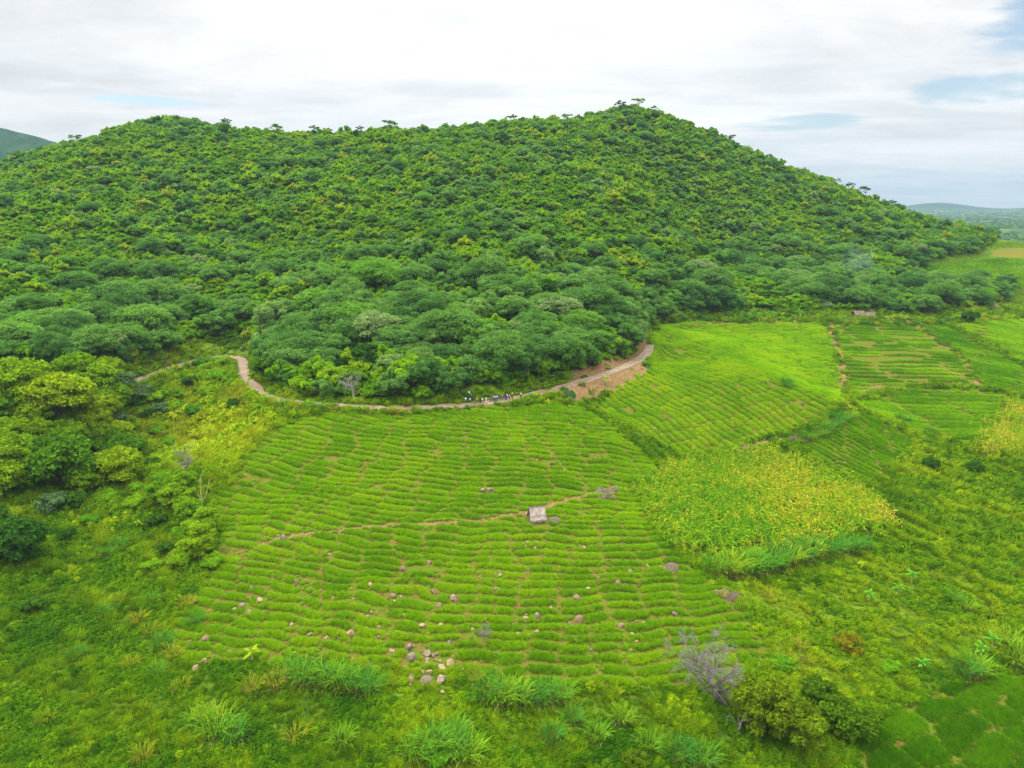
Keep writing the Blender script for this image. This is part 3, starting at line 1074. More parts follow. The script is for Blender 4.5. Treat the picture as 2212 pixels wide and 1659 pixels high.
GRASS_P = [tuft("grass_tuft", GRASS, 11, 24, 0.34, 0.55, 0.05, 0.75, hvar=0.4), tuft("tall_grass", GRASS, 12, 22, 0.28, 1.15, 0.06, 0.5, 3, 0.25, 0.4)]


def weed(name, mat, seed, n_, rad, h, leaf):
    r = np.random.default_rng(seed)
    d = unit(r.normal(0, 1, (n_, 3)))
    d[:, 2] = np.abs(d[:, 2])
    C = d * [rad, rad, h] * r.uniform(0.6, 1, n_)[:, None] + [0, 0, 0.05]
    V, F = leaf_quads(C, d + [0, 0, 0.6], leaf, r)
    return bpy.data.objects.new(name, mesh_from(name, V, F, [mat], False, fattr={'lv': np.clip(r.normal(0.5, 0.2, n_), 0, 1)}, vattr={'hv': np.repeat(np.clip(C[:, 2] / h, 0, 1), 4)}))


WEED_P = [weed("leafy_weed", GRASS, 31, 70, 0.55, 0.5, 0.16), weed("leafy_weed", GRASS, 32, 90, 0.7, 0.8, 0.18)]


def maize_plant(seed):
    r = np.random.default_rng(seed)
    Vs, Fs, off, lv = [], [], 0, []
    st = tube([[0, 0, 0], [0.03, 0, 0.8], [0.02, 0.04, 1.9]], [0.03, 0.025, 0.012], 4)
    Vs.append(st[0])
    Fs += [tuple(f) for f in st[1]]
    lv += [0.7] * len(st[1])
    off = len(st[0])
    for b in range(11):
        a = r.uniform(0, 6.28)
        z0 = 0.25 + 1.45 * b / 11
        L = r.uniform(0.55, 0.95)
        dv = np.array([math.cos(a), math.sin(a), 0])
        sd_ = np.array([-math.sin(a), math.cos(a), 0.25]) * 0.055
        for j, t in enumerate((0, 0.35, 0.7, 1.0)):
            c = np.array([0, 0, z0]) + dv * L * t + np.array([0, 0, L * (0.75 * t - 1.0 * t * t)])
            wd = (0.7, 1.2, 0.9, 0.05)[j]
            Vs.append(np.array([c - sd_ * wd, c + sd_ * wd]))
        for j in range(3):
            Fs.append((off + 2 * j, off + 2 * j + 1, off + 2 * j + 3, off + 2 * j + 2))
            lv.append(r.uniform(0.1, 0.9))
        off += 8
    for b in range(6):                       # tassel
        a = r.uniform(0, 6.28)
        c = np.array([0.02, 0.04, 1.88])
        e = c + np.array([math.cos(a) * 0.16, math.sin(a) * 0.16, 0.32])
        s_ = np.array([-math.sin(a), math.cos(a), 0]) * 0.02
        Vs.append(np.array([c - s_, c + s_, e]))
        Fs.append((off, off + 1, off + 2))
        lv.append(1.0)
        off += 3
    return bpy.data.objects.new("maize_plant", mesh_from("maize_plant", np.vstack(Vs), Fs, [MAIZE], False, fattr={'lv': lv}))


MAIZE_P = [maize_plant(s) for s in (1, 2, 3)]


def keep_off(x, y):
    """places where no crop or weed grows: paths, banks, rocks"""
    m = np.zeros(len(x), bool)
    m |= dist_poly(x, y, PATH[::3]) < 2.25 + 0.45 * waves(x, y, 6, 27, 2)
    for P in SEAMS:
        m |= dist_poly(x, y, P) < 0.30 + 0.2 * waves(x, y, 4, 18, 1)
    for P, wd in ((MIDPATH, 0.55), (SIDEPATH, 0.4), (BANK_CD, 1.1), (BANK_DE, 0.8), (BANK_D, 0.7), (BANK_M, 1.3)):
        m |= dist_poly(x, y, P) < wd * (0.8 + 0.5 * waves(x, y, 5, 17, 1))
    return m





def rice_field(label, P, rowdir, spacing, length, step, hgt, tint0, seed, curve=0.0, gapt=0.22, gaps=0.14, rough=0.25, missing=0.0, cx=0.0, hrow=0.0, tpatch=0.16, tvar=0.07, wide=1.0):
    """rice in raised beds: rows along rowdir, each row cut into beds"""
    r = np.random.default_rng(seed)
    x0, y0 = P.min(0) - 3
    x1, y1 = P.max(0) + 3
    x, y = jitter_grid(x0, x1, y0, y1, step, r)
    jx, jy = waves(x, y, 7, seed + 31, 2) * 1.6 + r.normal(0, 0.5, len(x)), waves(x, y, 7, seed + 32, 2) * 1.6 + r.normal(0, 0.5, len(x))
    k = inside(x + jx, y + jy, P)
    x, y = x[k], y[k]
    k = ~keep_off(x, y)
    x, y = x[k], y[k]
    c, s_ = math.cos(rowdir), math.sin(rowdir)
    S = (x - cx) * c + y * s_
    T = -(x - cx) * s_ + y * c - curve * S * S
    T = T + waves(x, y, 22, seed + 3, 2) * rough * spacing * 0.9
    S = S + waves(x, y, 17, seed + 4, 2) * rough * length * 0.5
    row = np.floor(T / spacing).astype(int)
    rr = np.random.default_rng(seed + 9)
    ph = rr.normal(0, 0.09, 4000)
    blk = rr.uniform(0, 1, 4000)[(row // 7) % 4000]
    ln = length * (0.8 + 0.5 * blk)
    Sv = S / ln + ph[row % 4000] + blk * 3.7
    cell = np.floor(Sv).astype(int)
    uu = T / spacing - row
    vv = Sv - cell
    hsh = (np.sin(row * 127.1 + cell * 311.7 + seed) * 43758.5453) % 1.0
    h2 = (np.sin(row * 269.5 + cell * 183.3 + seed) * 28001.831) % 1.0
    gt = gapt * (0.6 + 0.9 * h2)
    ku = np.abs(uu - 0.5) * 2 / (1 - gt)
    kv = np.abs(vv - 0.5) * 2 / (1 - gaps)
    ed = np.maximum(0, 1 - (ku ** 4 + kv ** 5))
    k = (ku ** 4 + kv ** 5 < 1) & (hsh > missing * (1 + 0.8 * waves(x, y, 30, seed + 6, 2)))
    for (rx, ry, rad) in ROCKS:
        k &= (x - rx) ** 2 + (y - ry) ** 2 > (rad * 1.15) ** 2
    # the upper part of the frame that nothing shows is left out
    x, y, ed, hsh, h2, row = x[k], y[k], ed[k], hsh[k], h2[k], row[k]
    z = height(x, y)
    k = in_view(x, y, z, 320)
    x, y, z, ed, hsh, h2, row = x[k], y[k], z[k], ed[k], hsh[k], h2[k], row[k]
    n_ = len(x)
    patch = waves(x, y, 38, seed + 7, 3)
    sc_ = hgt * (0.34 + 0.76 * ed ** 0.6) * (0.80 + 0.42 * h2) * r.uniform(0.8, 1.2, n_)
    wd = step / 0.45 * r.uniform(0.9, 1.2, n_) * wide
    tint = tint0 + tpatch * patch + 0.26 * (hsh - 0.5) + r.normal(0, tvar, n_) - 0.05 * (1 - ed)
    return scatter("rice_crop", label, np.c_[x, y, z], np.c_[wd, wd, sc_], r.uniform(0, 6.28, n_), [[o] for o in RICE_P], r.integers(0, 3, n_), np.clip(tint, 0.02, 0.98))


def direction(a, b):
    p, q = ground_at(*a), ground_at(*b)
    return math.atan2(q[1] - p[1], q[0] - p[0])
ROCKS = []


# ------------------------------------------------------------------ survey of the stones (survey point, width in survey units, tone)
STONES = []
for zx, zy, wz, tone in [(560, 300, 28, 0), (838, 262, 36, 0), (555, 360, 25, 0), (612, 378, 45, 0), (500, 408, 38, 1), (460, 428, 25, 0), (550, 445, 40, 0), (1295, 280, 38, 0),
                         (1490, 188, 46, 2), (1655, 140, 42, 2), (1805, 368, 56, 3), (1712, 412, 45, 2), (1275, 475, 28, 0), (1300, 445, 30, 2), (812, 527, 36, 0), (868, 483, 18, 0),
                         (920, 583, 30, 1), (278, 612, 42, 2), (185, 628, 28, 2), (343, 598, 20, 1), (1025, 605, 40, 0), (270, 755, 50, 0), (225, 792, 62, 0), (1170, 577, 54, 0),
                         (1345, 535, 26, 0), (1500, 460, 24, 0), (1610, 535, 40, 0), (1725, 525, 30, 0), (1920, 550, 26, 0), (1440, 380, 20, 0), (1060, 355, 25, 0), (2065, 305, 36, 0),
                         (2090, 220, 36, 0), (1190, 365, 20, 0), (1525, 668, 54, 3), (1545, 728, 70, 1), (1640, 760, 36, 0), (1778, 762, 54, 0), (1655, 820, 38, 0), (1548, 855, 52, 3),
                         (1628, 880, 84, 1), (1728, 868, 66, 3), (1812, 905, 28, 0), (1842, 900, 44, 0), (1495, 848, 28, 0), (1535, 892, 18, 0), (1612, 815, 36, 0), (1720, 745, 18, 0),
                         (1640, 705, 60, 1), (1700, 702, 30, 1), (1440, 692, 24, 0), (1445, 772, 20, 0), (1572, 935, 30, 0), (1325, 785, 30, 0), (420, 690, 30, 2), (325, 720, 28, 2),
                         (65, 728, 24, 2), (985, 310, 16, 0), (1680, 325, 40, 2), (1430, 345, 44, 2), (1480, 350, 34, 2)]:
    STONES.append((345.7 + zx * .3517, 1166.8 + zy * .3517, wz * .3517, tone))
for zx, zy, wz, tone in [(430, 1300, 75, 0), (590, 1310, 85, 0), (395, 1375, 50, 0), (565, 1410, 60, 0), (1470, 1405, 92, 0), (1620, 1370, 52, 0), (1390, 1355, 42, 0), (2165, 1395, 52, 0),
                         (1125, 780, 60, 1), (1030, 668, 46, 0), (415, 100, 34, 0), (1195, 1440, 60, 1), (930, 1440, 34, 0)]:
    STONES.append(((1260 + zx * .13562) / 1.1573, (1180 + zy * .13562) / 1.1573, wz * .1172, tone))
for zx, zy, wz, tone in [(1343, 1060, 30, 3), (1385, 1058, 34, 3), (240, 1325, 40, 3), (212, 1305, 22, 0), (1405, 1130, 16, 0), (1050, 1120, 14, 0)]:
    STONES.append(((600 + zx * .4521) / 1.1573, (750 + zy * .4521) / 1.1573, wz * .39, tone))
for zx, zy, wz, tone in [(185, 402, 26, 0), (235, 398, 34, 1), (230, 458, 26, 0), (612, 212, 22, 1), (638, 414, 15, 2), (665, 420, 18, 0), (792, 388, 26, 1), (440, 285, 26, 0), (70, 285, 26, 0),
                         (490, 850, 26, 0), (1182, 440, 14, 1), (680, 190, 16, 0), (560, 262, 30, 2), (395, 322, 36, 2), (400, 410, 40, 2), (575, 435, 34, 2)]:
    STONES.append(((1200 + zx * .6148) / 1.1573, (1300 + zy * .6148) / 1.1573, wz * .531, tone))
for zx, zy, wz, tone in [(288, 674, 22, 0), (1278, 852, 20, 0), (1242, 428, 14, 0), (690, 640, 10, 0)]:
    STONES.append(((1500 + zx * .4792) / 1.1573, (750 + zy * .4792) / 1.1573, wz * .414, tone))
_r = np.random.default_rng(77)
for _ in range(16):
    STONES.append((_r.normal(925, 42), _r.normal(1445, 30), _r.uniform(7, 17), int(_r.choice([0, 0, 0, 1, 3]))))
for _ in range(26):
    STONES.append((_r.uniform(620, 1400), _r.uniform(1190, 1420), _r.uniform(5, 10), int(_r.choice([0, 0, 2, 1]))))
STONE_POS = []
for sx, sy, sw, tone in STONES:
    g = ground_at(sx, sy)
    dep = to_px(*g)[2]
    wd = sw * dep * 2 * TX / 2212
    STONE_POS.append((g, wd, tone, sx, sy))
    ROCKS.append((g[0], g[1], wd * 0.55 + 0.12))
HUT = ground_at(1159, 1122)
ROCKS.append((HUT[0], HUT[1], 2.7))
ROCKS.append((*ground_at(1192, 1133)[:2], 1.6))
ROCKS.append((*ground_at(1198, 1122)[:2], 1.2))
for q, rr_ in (((1040, 1385), 1.0), ((1450, 1228), 1.6), ((1576, 1290), 2.0), ((905, 1402), 1.0), ((930, 1420), 1.3), ((960, 1432), 1.2), ((1090, 1062 + 90), 0.8)):
    ROCKS.append((*ground_at(*q)[:2], rr_))

rice_field("lush green rice beds on the near terrace above the brown footpath and thatched shelter", F_A, 0.0, 2.45, 6.2, 0.39, 0.82, 0.53, 101, curve=0.0042, gapt=0.34, gaps=0.08, rough=0.42, missing=0.012, cx=0.0, tpatch=0.12)
rice_field("bright green rice on the mound right of the path's end", F_B, direction((1400, 800), (1640, 925)), 2.7, 4.2, 0.44, 0.85, 0.60, 102, gapt=0.30, gaps=0.08, rough=0.30, missing=0.015, tpatch=0.16)
rice_field("even bright green rice on the flat field behind the mound", F_C, direction((1450, 720), (1800, 722)), 3.2, 10, 0.75, 0.9, 0.60, 103, gapt=0.24, gaps=0.05, rough=0.25, tpatch=0.14, wide=1.05)
rice_field("thin rice rows with bare soil between in the far middle right plot", F_D, direction((1830, 780), (2060, 786)), 4.6, 22, 0.66, 0.8, 0.32, 104, gapt=0.38, gaps=0.06, rough=0.08, missing=0.05, tpatch=0.20)
rice_field("green rice rows on the slope below the far right plots", F_D2, direction((1880, 880), (2120, 905)), 3.6, 20, 0.65, 0.9, 0.40, 105, gapt=0.24, gaps=0.05, rough=0.06, tpatch=0.14)
rice_field("dark green rice rows at the far right behind the soil bank", F_E, direction((2060, 760), (2212, 790)), 4.4, 22, 0.75, 0.95, 0.28, 106, gapt=0.20, gaps=0.05, rough=0.12, tpatch=0.10)
rice_field("green rice at the far right edge under the wood", F_E2, direction((2110, 720), (2212, 740)), 5.0, 20, 0.85, 0.9, 0.52, 107, gapt=0.15, gaps=0.05, rough=0.2, tpatch=0.12)
rice_field("dark rice terraces curving round the small mound beside the maize", F_M, direction((1740, 965), (1930, 985)), 2.6, 7, 0.42, 0.8, 0.30, 108, curve=0.010, gapt=0.40, gaps=0.06, rough=0.15, tpatch=0.08, cx=at_z(1830, 960, -2)[0])
rice_field("dark green rice beds in the bottom right corner", F_F, direction((1900, 1600), (2150, 1480)), 4.6, 8.0, 0.38, 0.85, 0.15, 109, gapt=0.06, gaps=0.03, rough=0.35, tpatch=0.06)


def maize_field(label, P, step, seed, tint0, left_green=0.0):
    r = np.random.default_rng(seed)
    x0, y0 = P.min(0)
    x1, y1 = P.max(0)
    x, y = jitter_grid(x0 - 3, x1 + 3, y0 - 3, y1 + 3, step, r, 0.4)
    k = inside(x + r.normal(0, 1.6, len(x)), y + r.normal(0, 1.6, len(x)) + 1.8 * waves(x, y, 11, 19, 2), P)
    x, y = x[k], y[k]
    z = height(x, y)
    k = in_view(x, y, z, 320)
    x, y, z = x[k], y[k], z[k]
    n_ = len(x)
    u_ = (x - x0) / (x1 - x0)
    tint = tint0 + 0.24 * waves(x, y, 34, seed, 3) + r.normal(0, 0.2, n_) + left_green * (u_ - 0.45)
    s_ = r.uniform(0.95, 1.5, n_)
    scatter("maize_crop", label, np.c_[x, y, z], np.c_[s_ * 1.15, s_ * 1.15, s_], r.uniform(0, 6.28, n_), [[o] for o in MAIZE_P], r.integers(0, 3, n_), np.clip(tint, 0.02, 0.98))


maize_field("ripening yellow maize between the rice terrace and the meadow", F_CORN, 0.82, 201, 0.40, 0.30)
maize_field("ripening maize at the right edge beside the rice slope", F_CORN2, 0.9, 202, 0.48)


def meadow():
    r = np.random.default_rng(301)
    n0 = 215000
    Y = 60 * (440 / 60) ** r.uniform(0, 1, n0)
    T = r.uniform(-1.08, 1.08, n0)
    x, y = T * Y, Y
    m = inside(x, y, FOREST) & ~inside(x, y, CLEAR)
    for P in FIELDS:
        m |= inside(x, y, P)
    x, y = x[~m], y[~m]
    z = height(x, y)
    k = in_view(x, y, z, 360) & ~keep_off(x, y)
    x, y, z = x[k], y[k], z[k]
    px, py, dep = to_px(x, y, z)
    n_ = len(x)
    clump = waves(x, y, 15, 311, 3)
    wide_ = waves(x, y, 46, 312, 3)
    fine = waves(x, y, 6, 313, 2)
    # bare banks stay mostly bare
    dc = dist_poly(x, y, CANAL_C)
    bank = (dc < 9) & (px > 1225) & (px < 1400) & (py < 905) & (r.uniform(0, 1, n_) < 0.93)
    x, y, z, px, py, clump, wide_, fine = [q[~bank] for q in (x, y, z, px, py, clump, wide_, fine)]
    n_ = len(x)
    idx = np.where(fine + r.normal(0, 0.35, n_) > 0.28, 1, 0)                    # tall grass
    idx = np.where(clump + r.normal(0, 0.3, n_) < -0.18, 2 + (r.uniform(0, 1, n_) < 0.4), idx)
    dist = np.hypot(x, y)
    s_ = np.clip(dist / 115, 0.85, 2.2) * r.uniform(0.7, 1.3, n_) * (1 + 0.25 * fine)
    tint = 0.44 + 0.17 * wide_ + 0.16 * clump + r.normal(0, 0.10, n_)
    # known stretches: yellow grass on the gully slope, bright grass under the path, duller flat at the bottom left; lower-edge vignette painted in as darker tint
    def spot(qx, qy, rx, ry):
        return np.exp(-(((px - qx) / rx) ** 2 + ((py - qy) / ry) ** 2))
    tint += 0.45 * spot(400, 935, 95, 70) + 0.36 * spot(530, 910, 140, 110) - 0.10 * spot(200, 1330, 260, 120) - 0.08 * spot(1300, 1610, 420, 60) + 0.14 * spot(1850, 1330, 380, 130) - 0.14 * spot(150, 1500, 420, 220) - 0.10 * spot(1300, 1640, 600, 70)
    tint += -0.03 * spot(2100, 1100, 250, 90) + 0.12 * spot(2150, 740, 80, 60) + 0.2 * spot(1330, 950, 80, 60) + 0.12 * spot(1860, 960, 120, 60)
    s_ *= 1 + 0.35 * spot(560, 900, 130, 60) - 0.3 * spot(480, 765, 60, 35) - 0.25 * spot(1900, 1320, 380, 130)
    tint = np.where(idx == 1, tint + 0.10, np.where(idx >= 2, tint - 0.08, tint))
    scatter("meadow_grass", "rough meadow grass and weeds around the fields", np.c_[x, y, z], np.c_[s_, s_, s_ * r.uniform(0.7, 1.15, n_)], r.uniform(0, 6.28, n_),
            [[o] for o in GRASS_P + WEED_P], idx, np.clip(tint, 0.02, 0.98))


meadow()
# the grassy knoll and small plots at the wood's right end
r = np.random.default_rng(305)
x, y = jitter_grid(190, 520, 400, 560, 1.5, r)
z = height(x, y)
k = (~inside(x, y, FOREST)) & in_view(x, y, z, 360) & (y > 420)
tn = np.hypot((x - at_col(2200, 530, 30)[0]) / 30, (y - 528) / 16) > 0.85
k &= tn
x, y, z = x[k], y[k], z[k]
pl = inside(x, y, F_KNOLL)
scatter("hillside_grass", "short grass and plots on the knoll at the wood's right end", np.c_[x, y, z], r.uniform(1.4, 2.2, len(x)), r.uniform(0, 6.28, len(x)),
        [[GRASS_P[0]], [RICE_P[0]]], pl.astype(int), np.clip(np.where(pl, 0.38, 0.62) + 0.15 * waves(x, y, 30, 5, 2) + r.normal(0, .08, len(x)), 0, 1))


# low weeds filling the furrows between the rice beds
def furrow_weeds():
    r = np.random.default_rng(411)
    n0 = 85000
    Y = 75 * (400 / 75) ** r.uniform(0, 1, n0)
    T = r.uniform(-0.7, 0.95, n0)
    x, y = T * Y, Y
    m = np.zeros(n0, bool)
    for P in (F_A, F_B, F_C, F_D2, F_E, F_E2, F_M, F_F, F_CORN):
        m |= inside(x, y, P)
    x, y = x[m], y[m]
    k = (waves(x, y, 9, 412, 3) + r.normal(0, 0.5, len(x)) > -0.25) & ~keep_off(x, y)
    for (rx, ry, rad) in ROCKS:
        k &= (x - rx) ** 2 + (y - ry) ** 2 > (rad * 1.1) ** 2
    k &= ~(inside(x, y, F_A) | inside(x, y, F_B) | inside(x, y, F_F)) | (r.uniform(0, 1, len(x)) < 0.75)
    x, y = x[k], y[k]
    z = height(x, y)
    k = in_view(x, y, z, 60)
    x, y, z = x[k], y[k], z[k]
    s_ = np.clip(np.hypot(x, y) / 170, 0.7, 1.8) * r.uniform(0.5, 1.0, len(x))
    scatter("furrow_weeds", "short weeds in the furrows between the rice beds", np.c_[x, y, z], np.c_[s_, s_, s_ * 0.75], r.uniform(0, 6.28, len(x)),
            [[GRASS_P[0]], [WEED_P[0]]], r.choice(2, len(x), p=[.6, .4]), np.clip(0.42 + 0.2 * waves(x, y, 20, 413, 2) + r.normal(0, .12, len(x)), 0, 1))


furrow_weeds()


# ranker weeds: long-leaved grasses and leafy herbs in drifts
def drifts():
    r = np.random.default_rng(421)
    n0 = 68000
    Y = 62 * (380 / 62) ** r.uniform(0, 1, n0)
    T = r.uniform(-1.05, 1.05, n0)
    x, y = T * Y, Y
    m = inside(x, y, FOREST) | inside(x, y, CLEAR)
    for P in FIELDS:
        m |= inside(x, y, P)
    x, y = x[~m], y[~m]
    k = (waves(x, y, 13, 422, 3) + 0.5 * waves(x, y, 40, 423, 2) + r.normal(0, 0.3, len(x)) + 0.0 > 0.22 + 0.6 * np.exp(-(((x - 75) / 42) ** 2 + ((y - 112) / 28) ** 2))) & ~keep_off(x, y) & (dist_poly(x, y, CANAL_C) > 3.4)
    x, y = x[k], y[k]
    z = height(x, y)
    k = in_view(x, y, z, 340)
    x, y, z = x[k], y[k], z[k]
    px, py, dep = to_px(x, y, z)
    dc = dist_poly(x, y, CANAL_C)
    k = ~((dc < 10) & (px > 1225) & (px < 1400) & (py < 905))
    x, y, z, dep = x[k], y[k], z[k], dep[k]
    kind_ = waves(x, y, 9, 424, 2) + r.normal(0, 0.3, len(x))
    idx = np.where(kind_ > 0.25, 0, np.where(kind_ > -0.15, 1, 2))
    s_ = r.uniform(0.45, 0.95, len(x)) * np.clip(dep / 130, 0.9, 1.7)
    px, py, dep = to_px(x, y, z)
    tint = 0.50 + 0.22 * waves(x, y, 24, 425, 2) + r.normal(0, 0.12, len(x)) - 0.12 * np.exp(-(((px - 150) / 420) ** 2 + ((py - 1500) / 220) ** 2)) - 0.1 * np.exp(-(((px - 1300) / 600) ** 2 + ((py - 1640) / 70) ** 2)) + 0.4 * np.exp(-(((px - 480) / 170) ** 2 + ((py - 920) / 110) ** 2))  # the two subtracted spots paint the lower-edge vignette into the weeds' tint
    tint = np.where(idx == 2, tint - 0.14, tint)
    scatter("tall_weeds", "drifts of tall long-leaved weeds in the meadow", np.c_[x, y, z], np.c_[s_, s_, s_ * r.uniform(0.8, 1.2, len(x))], r.uniform(0, 6.28, len(x)), [[o] for o in DRIFT_P], idx, np.clip(tint, 0, 1))


def drift_plants():
    V, F, hv, lv = blades(71, 46, 0.7, 2.0, 0.09, 0.6, 4, 0.42, 0.4)
    a = bpy.data.objects.new("long_leaf_grass", mesh_from("long_leaf_grass", V, F, [GRASS], False, fattr={'lv': lv}, vattr={'hv': hv}))
    V, F, hv, lv = blades(72, 40, 0.6, 1.5, 0.07, 0.8, 4, 0.6, 0.4)
    b = bpy.data.objects.new("drooping_grass", mesh_from("drooping_grass", V, F, [GRASS], False, fattr={'lv': lv}, vattr={'hv': hv}))
    return [a, b, weed("leafy_herb", GRASS, 73, 260, 1.1, 1.5, 0.2)]


DRIFT_P = drift_plants()
drifts()


# ------------------------------------------------------------------ stones
def stone_mesh(seed, mat):
    r = np.random.default_rng(seed)
    bm = bmesh.new()
    bmesh.ops.create_icosphere(bm, subdivisions=3, radius=1.0)
    planes = [(unit(r.normal(0, 1, 3)), r.uniform(0.45, 0.85)) for _ in range(13)]
    for v in bm.verts:
        p = np.array(v.co)
        for nn, dd_ in planes:
            e = p @ nn - dd_
            if e > 0:
                p = p - nn * e * 0.9
        q = p * 3.1 + seed
        p = p * (1 + 0.035 * math.sin(q[0] * 2.3 + q[1]) + 0.03 * math.sin(q[1] * 3.7 - q[2] * 2) + 0.018 * math.sin(q[2] * 9 + q[0] * 7))
        v.co = p
    me = bpy.data.meshes.new("stone")
    bm.to_mesh(me)
    bm.free()
    me.materials.append(mat)
    return me


STONE_MATS = [plain_mat("pale_tan_stone", (0.265, 0.20, 0.105, 1), 0.9, (0.16, 0.115, 0.055, 1), 1.6, 0.5), plain_mat("dark_grey_stone", (0.13, 0.10, 0.075, 1), 0.9, (0.22, 0.165, 0.115, 1), 2.2, 0.6),
              plain_mat("clod_brown_stone", (0.20, 0.135, 0.08, 1), 0.95, (0.12, 0.08, 0.045, 1), 2.6, 0.7), plain_mat("two_tone_stone", (0.245, 0.18, 0.12, 1), 0.9, (0.07, 0.055, 0.045, 1), 1.0, 0.6)]
STONE_ME = [[stone_mesh(40 + 7 * t + s, STONE_MATS[t]) for s in range(3)] for t in range(4)]
TONE = ["pale tan", "dark grey", "brown earthy", "mottled grey"]


def stone_label(tone, sx, sy, wd):
    size = "big" if wd > 1.25 else ("small" if wd < 0.6 else "medium")
    if 830 < sx < 1010 and sy > 1390:
        w_ = "in the rock pile at the terrace's front"
    elif sx < 640 and sy > 1380:
        w_ = "at the terrace's bottom left corner"
    elif sx < 600 and sy > 1250:
        w_ = "among the rice beds at the terrace's left edge"
    elif sy < 1000:
        w_ = "on the bright rice mound" if sx > 1500 else "near the terrace's upper edge"
    elif sy < 1120:
        w_ = "in the upper rice beds above the thatched shelter"
    elif sx > 1280:
        w_ = "in the rice beds on the terrace's right side"
    elif sy < 1230:
        w_ = "among the rice beds near the thatched shelter"
    elif sx > 960:
        w_ = "in the middle of the lower rice beds"
    else:
        w_ = "in the lower left rice beds"
    return "%s %s stone %s" % (size, TONE[tone], w_), "stones " + w_


r = np.random.default_rng(500)
for k_, (g, wd, tone, sx, sy) in enumerate(STONE_POS):
    o = link("stone", STONE_ME[tone][r.integers(0, 3)])
    h_ = wd * r.uniform(0.40, 0.6)
    flat_ = r.uniform(0.7, 1.0)
    o.location = g + Vector((0, 0, h_ * 0.32))
    o.scale = (wd * 0.56, wd * 0.56 * r.uniform(0.75, 1.1), max(h_, 0.22))
    o.rotation_euler = (r.normal(0, 0.3), r.normal(0, 0.3), r.uniform(0, 6.28))
    lb, gp = stone_label(tone, sx, sy, wd)
    tag(o, lb, 'stone', gp)


# ------------------------------------------------------------------ single trees and shrubs
def make_special(key, name, seed, *a, shrub=False, **kw):
    (make_shrub if shrub else make_tree)(key, name, seed, *a, **kw)


LEAF_BAMB = leaf_mat("bright_bamboo_leaves", [(0.0, (0.12, 0.27, 0.008)), (1.0, (0.19, 0.31, 0.008))], trans=0.4)
LEAF_GULLY = leaf_mat("gully_tree_leaves", [(0.0, (0.115, 0.245, 0.006)), (0.6, (0.180, 0.300, 0.006)), (1.0, (0.225, 0.315, 0.006))])
LEAF_GULLYD = leaf_mat("deep_green_leaves", [(0.0, (0.070, 0.175, 0.008)), (0.6, (0.100, 0.215, 0.007)), (1.0, (0.14, 0.245, 0.006))])  # leaf colour of the second, deeper green gully tree
LEAF_BLUE = leaf_mat("bluish_grey_leaves", [(0.0, (0.085, 0.160, 0.055)), (1.0, (0.115, 0.195, 0.070))])
make_tree('gully1', 'spreading_tree', 61, 6.6, 7.6, 1.0, 60, 9000, 0.32, LEAF_GULLY, 0.24, 3, flat=0.72, cmin=0.14, cmax=0.26)
make_tree('gully2', 'spreading_tree', 62, 5.6, 7.0, 0.8, 56, 8000, 0.32, LEAF_GULLYD, 0.22, 3, flat=0.75, cmin=0.14, cmax=0.26)
make_tree('gully3', 'dark_round_tree', 63, 4.8, 6.8, 0.4, 46, 9500, 0.30, LEAF_DARK, 0.26, 2, flat=0.75)
make_tree('bamb1', 'feathery_bamboo', 64, 3.6, 6.2, 0.8, 34, 5200, 0.30, LEAF_BAMB, 0.10, 4, flat=0.62)
make_tree('olive1', 'olive_leaved_tree', 65, 3.9, 6.4, 1.2, 46, 8200, 0.24, LEAF_OLIVE, 0.17, 3, flat=0.7)
make_shrub('olive2', 'olive_leaved_shrub', 66, 3.2, 3.2, 34, 5600, 0.22, LEAF_OLIVE, flat=0.65)
make_shrub('rust1', 'rusty_shrub', 67, 2.0, 1.5, 16, 2000, 0.20, LEAF_RUST, flat=0.5)
make_shrub('blue1', 'grey_leaved_shrub', 68, 2.6, 2.6, 18, 2600, 0.28, LEAF_BLUE, flat=0.7)
make_shrub('green1', 'leafy_shrub', 69, 2.3, 2.2, 18, 2600, 0.26, LEAF_GREEN, flat=0.7)
make_shrub('dark3', 'dark_round_shrub', 70, 2.2, 2.7, 18, 3000, 0.27, LEAF_DARK, flat=0.8)


def put(key, sx, sy, s, label, group=None, cat=None, rz=None, sz=1.0):
    g = ground_at(sx, sy)
    shrub = PROTO[key][1].name.startswith('stem')
    return plant_tree(key, g - Vector((0, 0, 0.12)), (sx * 0.37) % 6.28 if rz is None else rz, (s, s, s * sz), label, group, cat or ('shrub' if shrub else 'tree'), None,
                      ('stem', 'foliage') if shrub else ('trunk', 'crown'))


put('gully1', 130, 905, 1.7, "big spreading yellow-green tree on the gully's far bank at the left edge")
put('gully1', 40, 868, 1.6, "yellow-green tree with flat layered crown at the left edge below the dark wood", rz=2.0)
put('gully1', 205, 850, 1.25, "yellow-green layered tree just left of the path's hidden end", rz=4.2)
put('gully2', 130, 1050, 1.9, "wide dark green tree filling the gully at the left", rz=0.6)
put('gully2', 15, 1040, 1.7, "bushy green tree cut by the left edge above the dark round tree", rz=2.9)
put('gully2', 235, 995, 1.35, "green leafy tree on the gully floor left of the yellow grass", rz=1.7)
put('gully1', 225, 905, 1.05, "small yellow-green tree between the big gully trees", rz=5.2)
put('gully3', 40, 1215, 1.35, "dense dark green round tree at the left edge above the meadow")
put('gully3', -30, 1180, 1.3, "dense dark green tree half cut by the left edge", rz=2.0)
put('blue1', 118, 1105, 1.7, "grey-green dry looking shrub between the dark round tree and the gully trees")
put('blue1', 262, 840, 2.1, "bluish grey-green shrub overhanging the path's left end", rz=1.0)
put('blue1', 300, 862, 1.5, "low bluish shrub below the path's left end", rz=3.0)
put('blue1', 255, 915, 1.5, "dull grey shrub on the gully slope beside the yellow grass", rz=2.0)
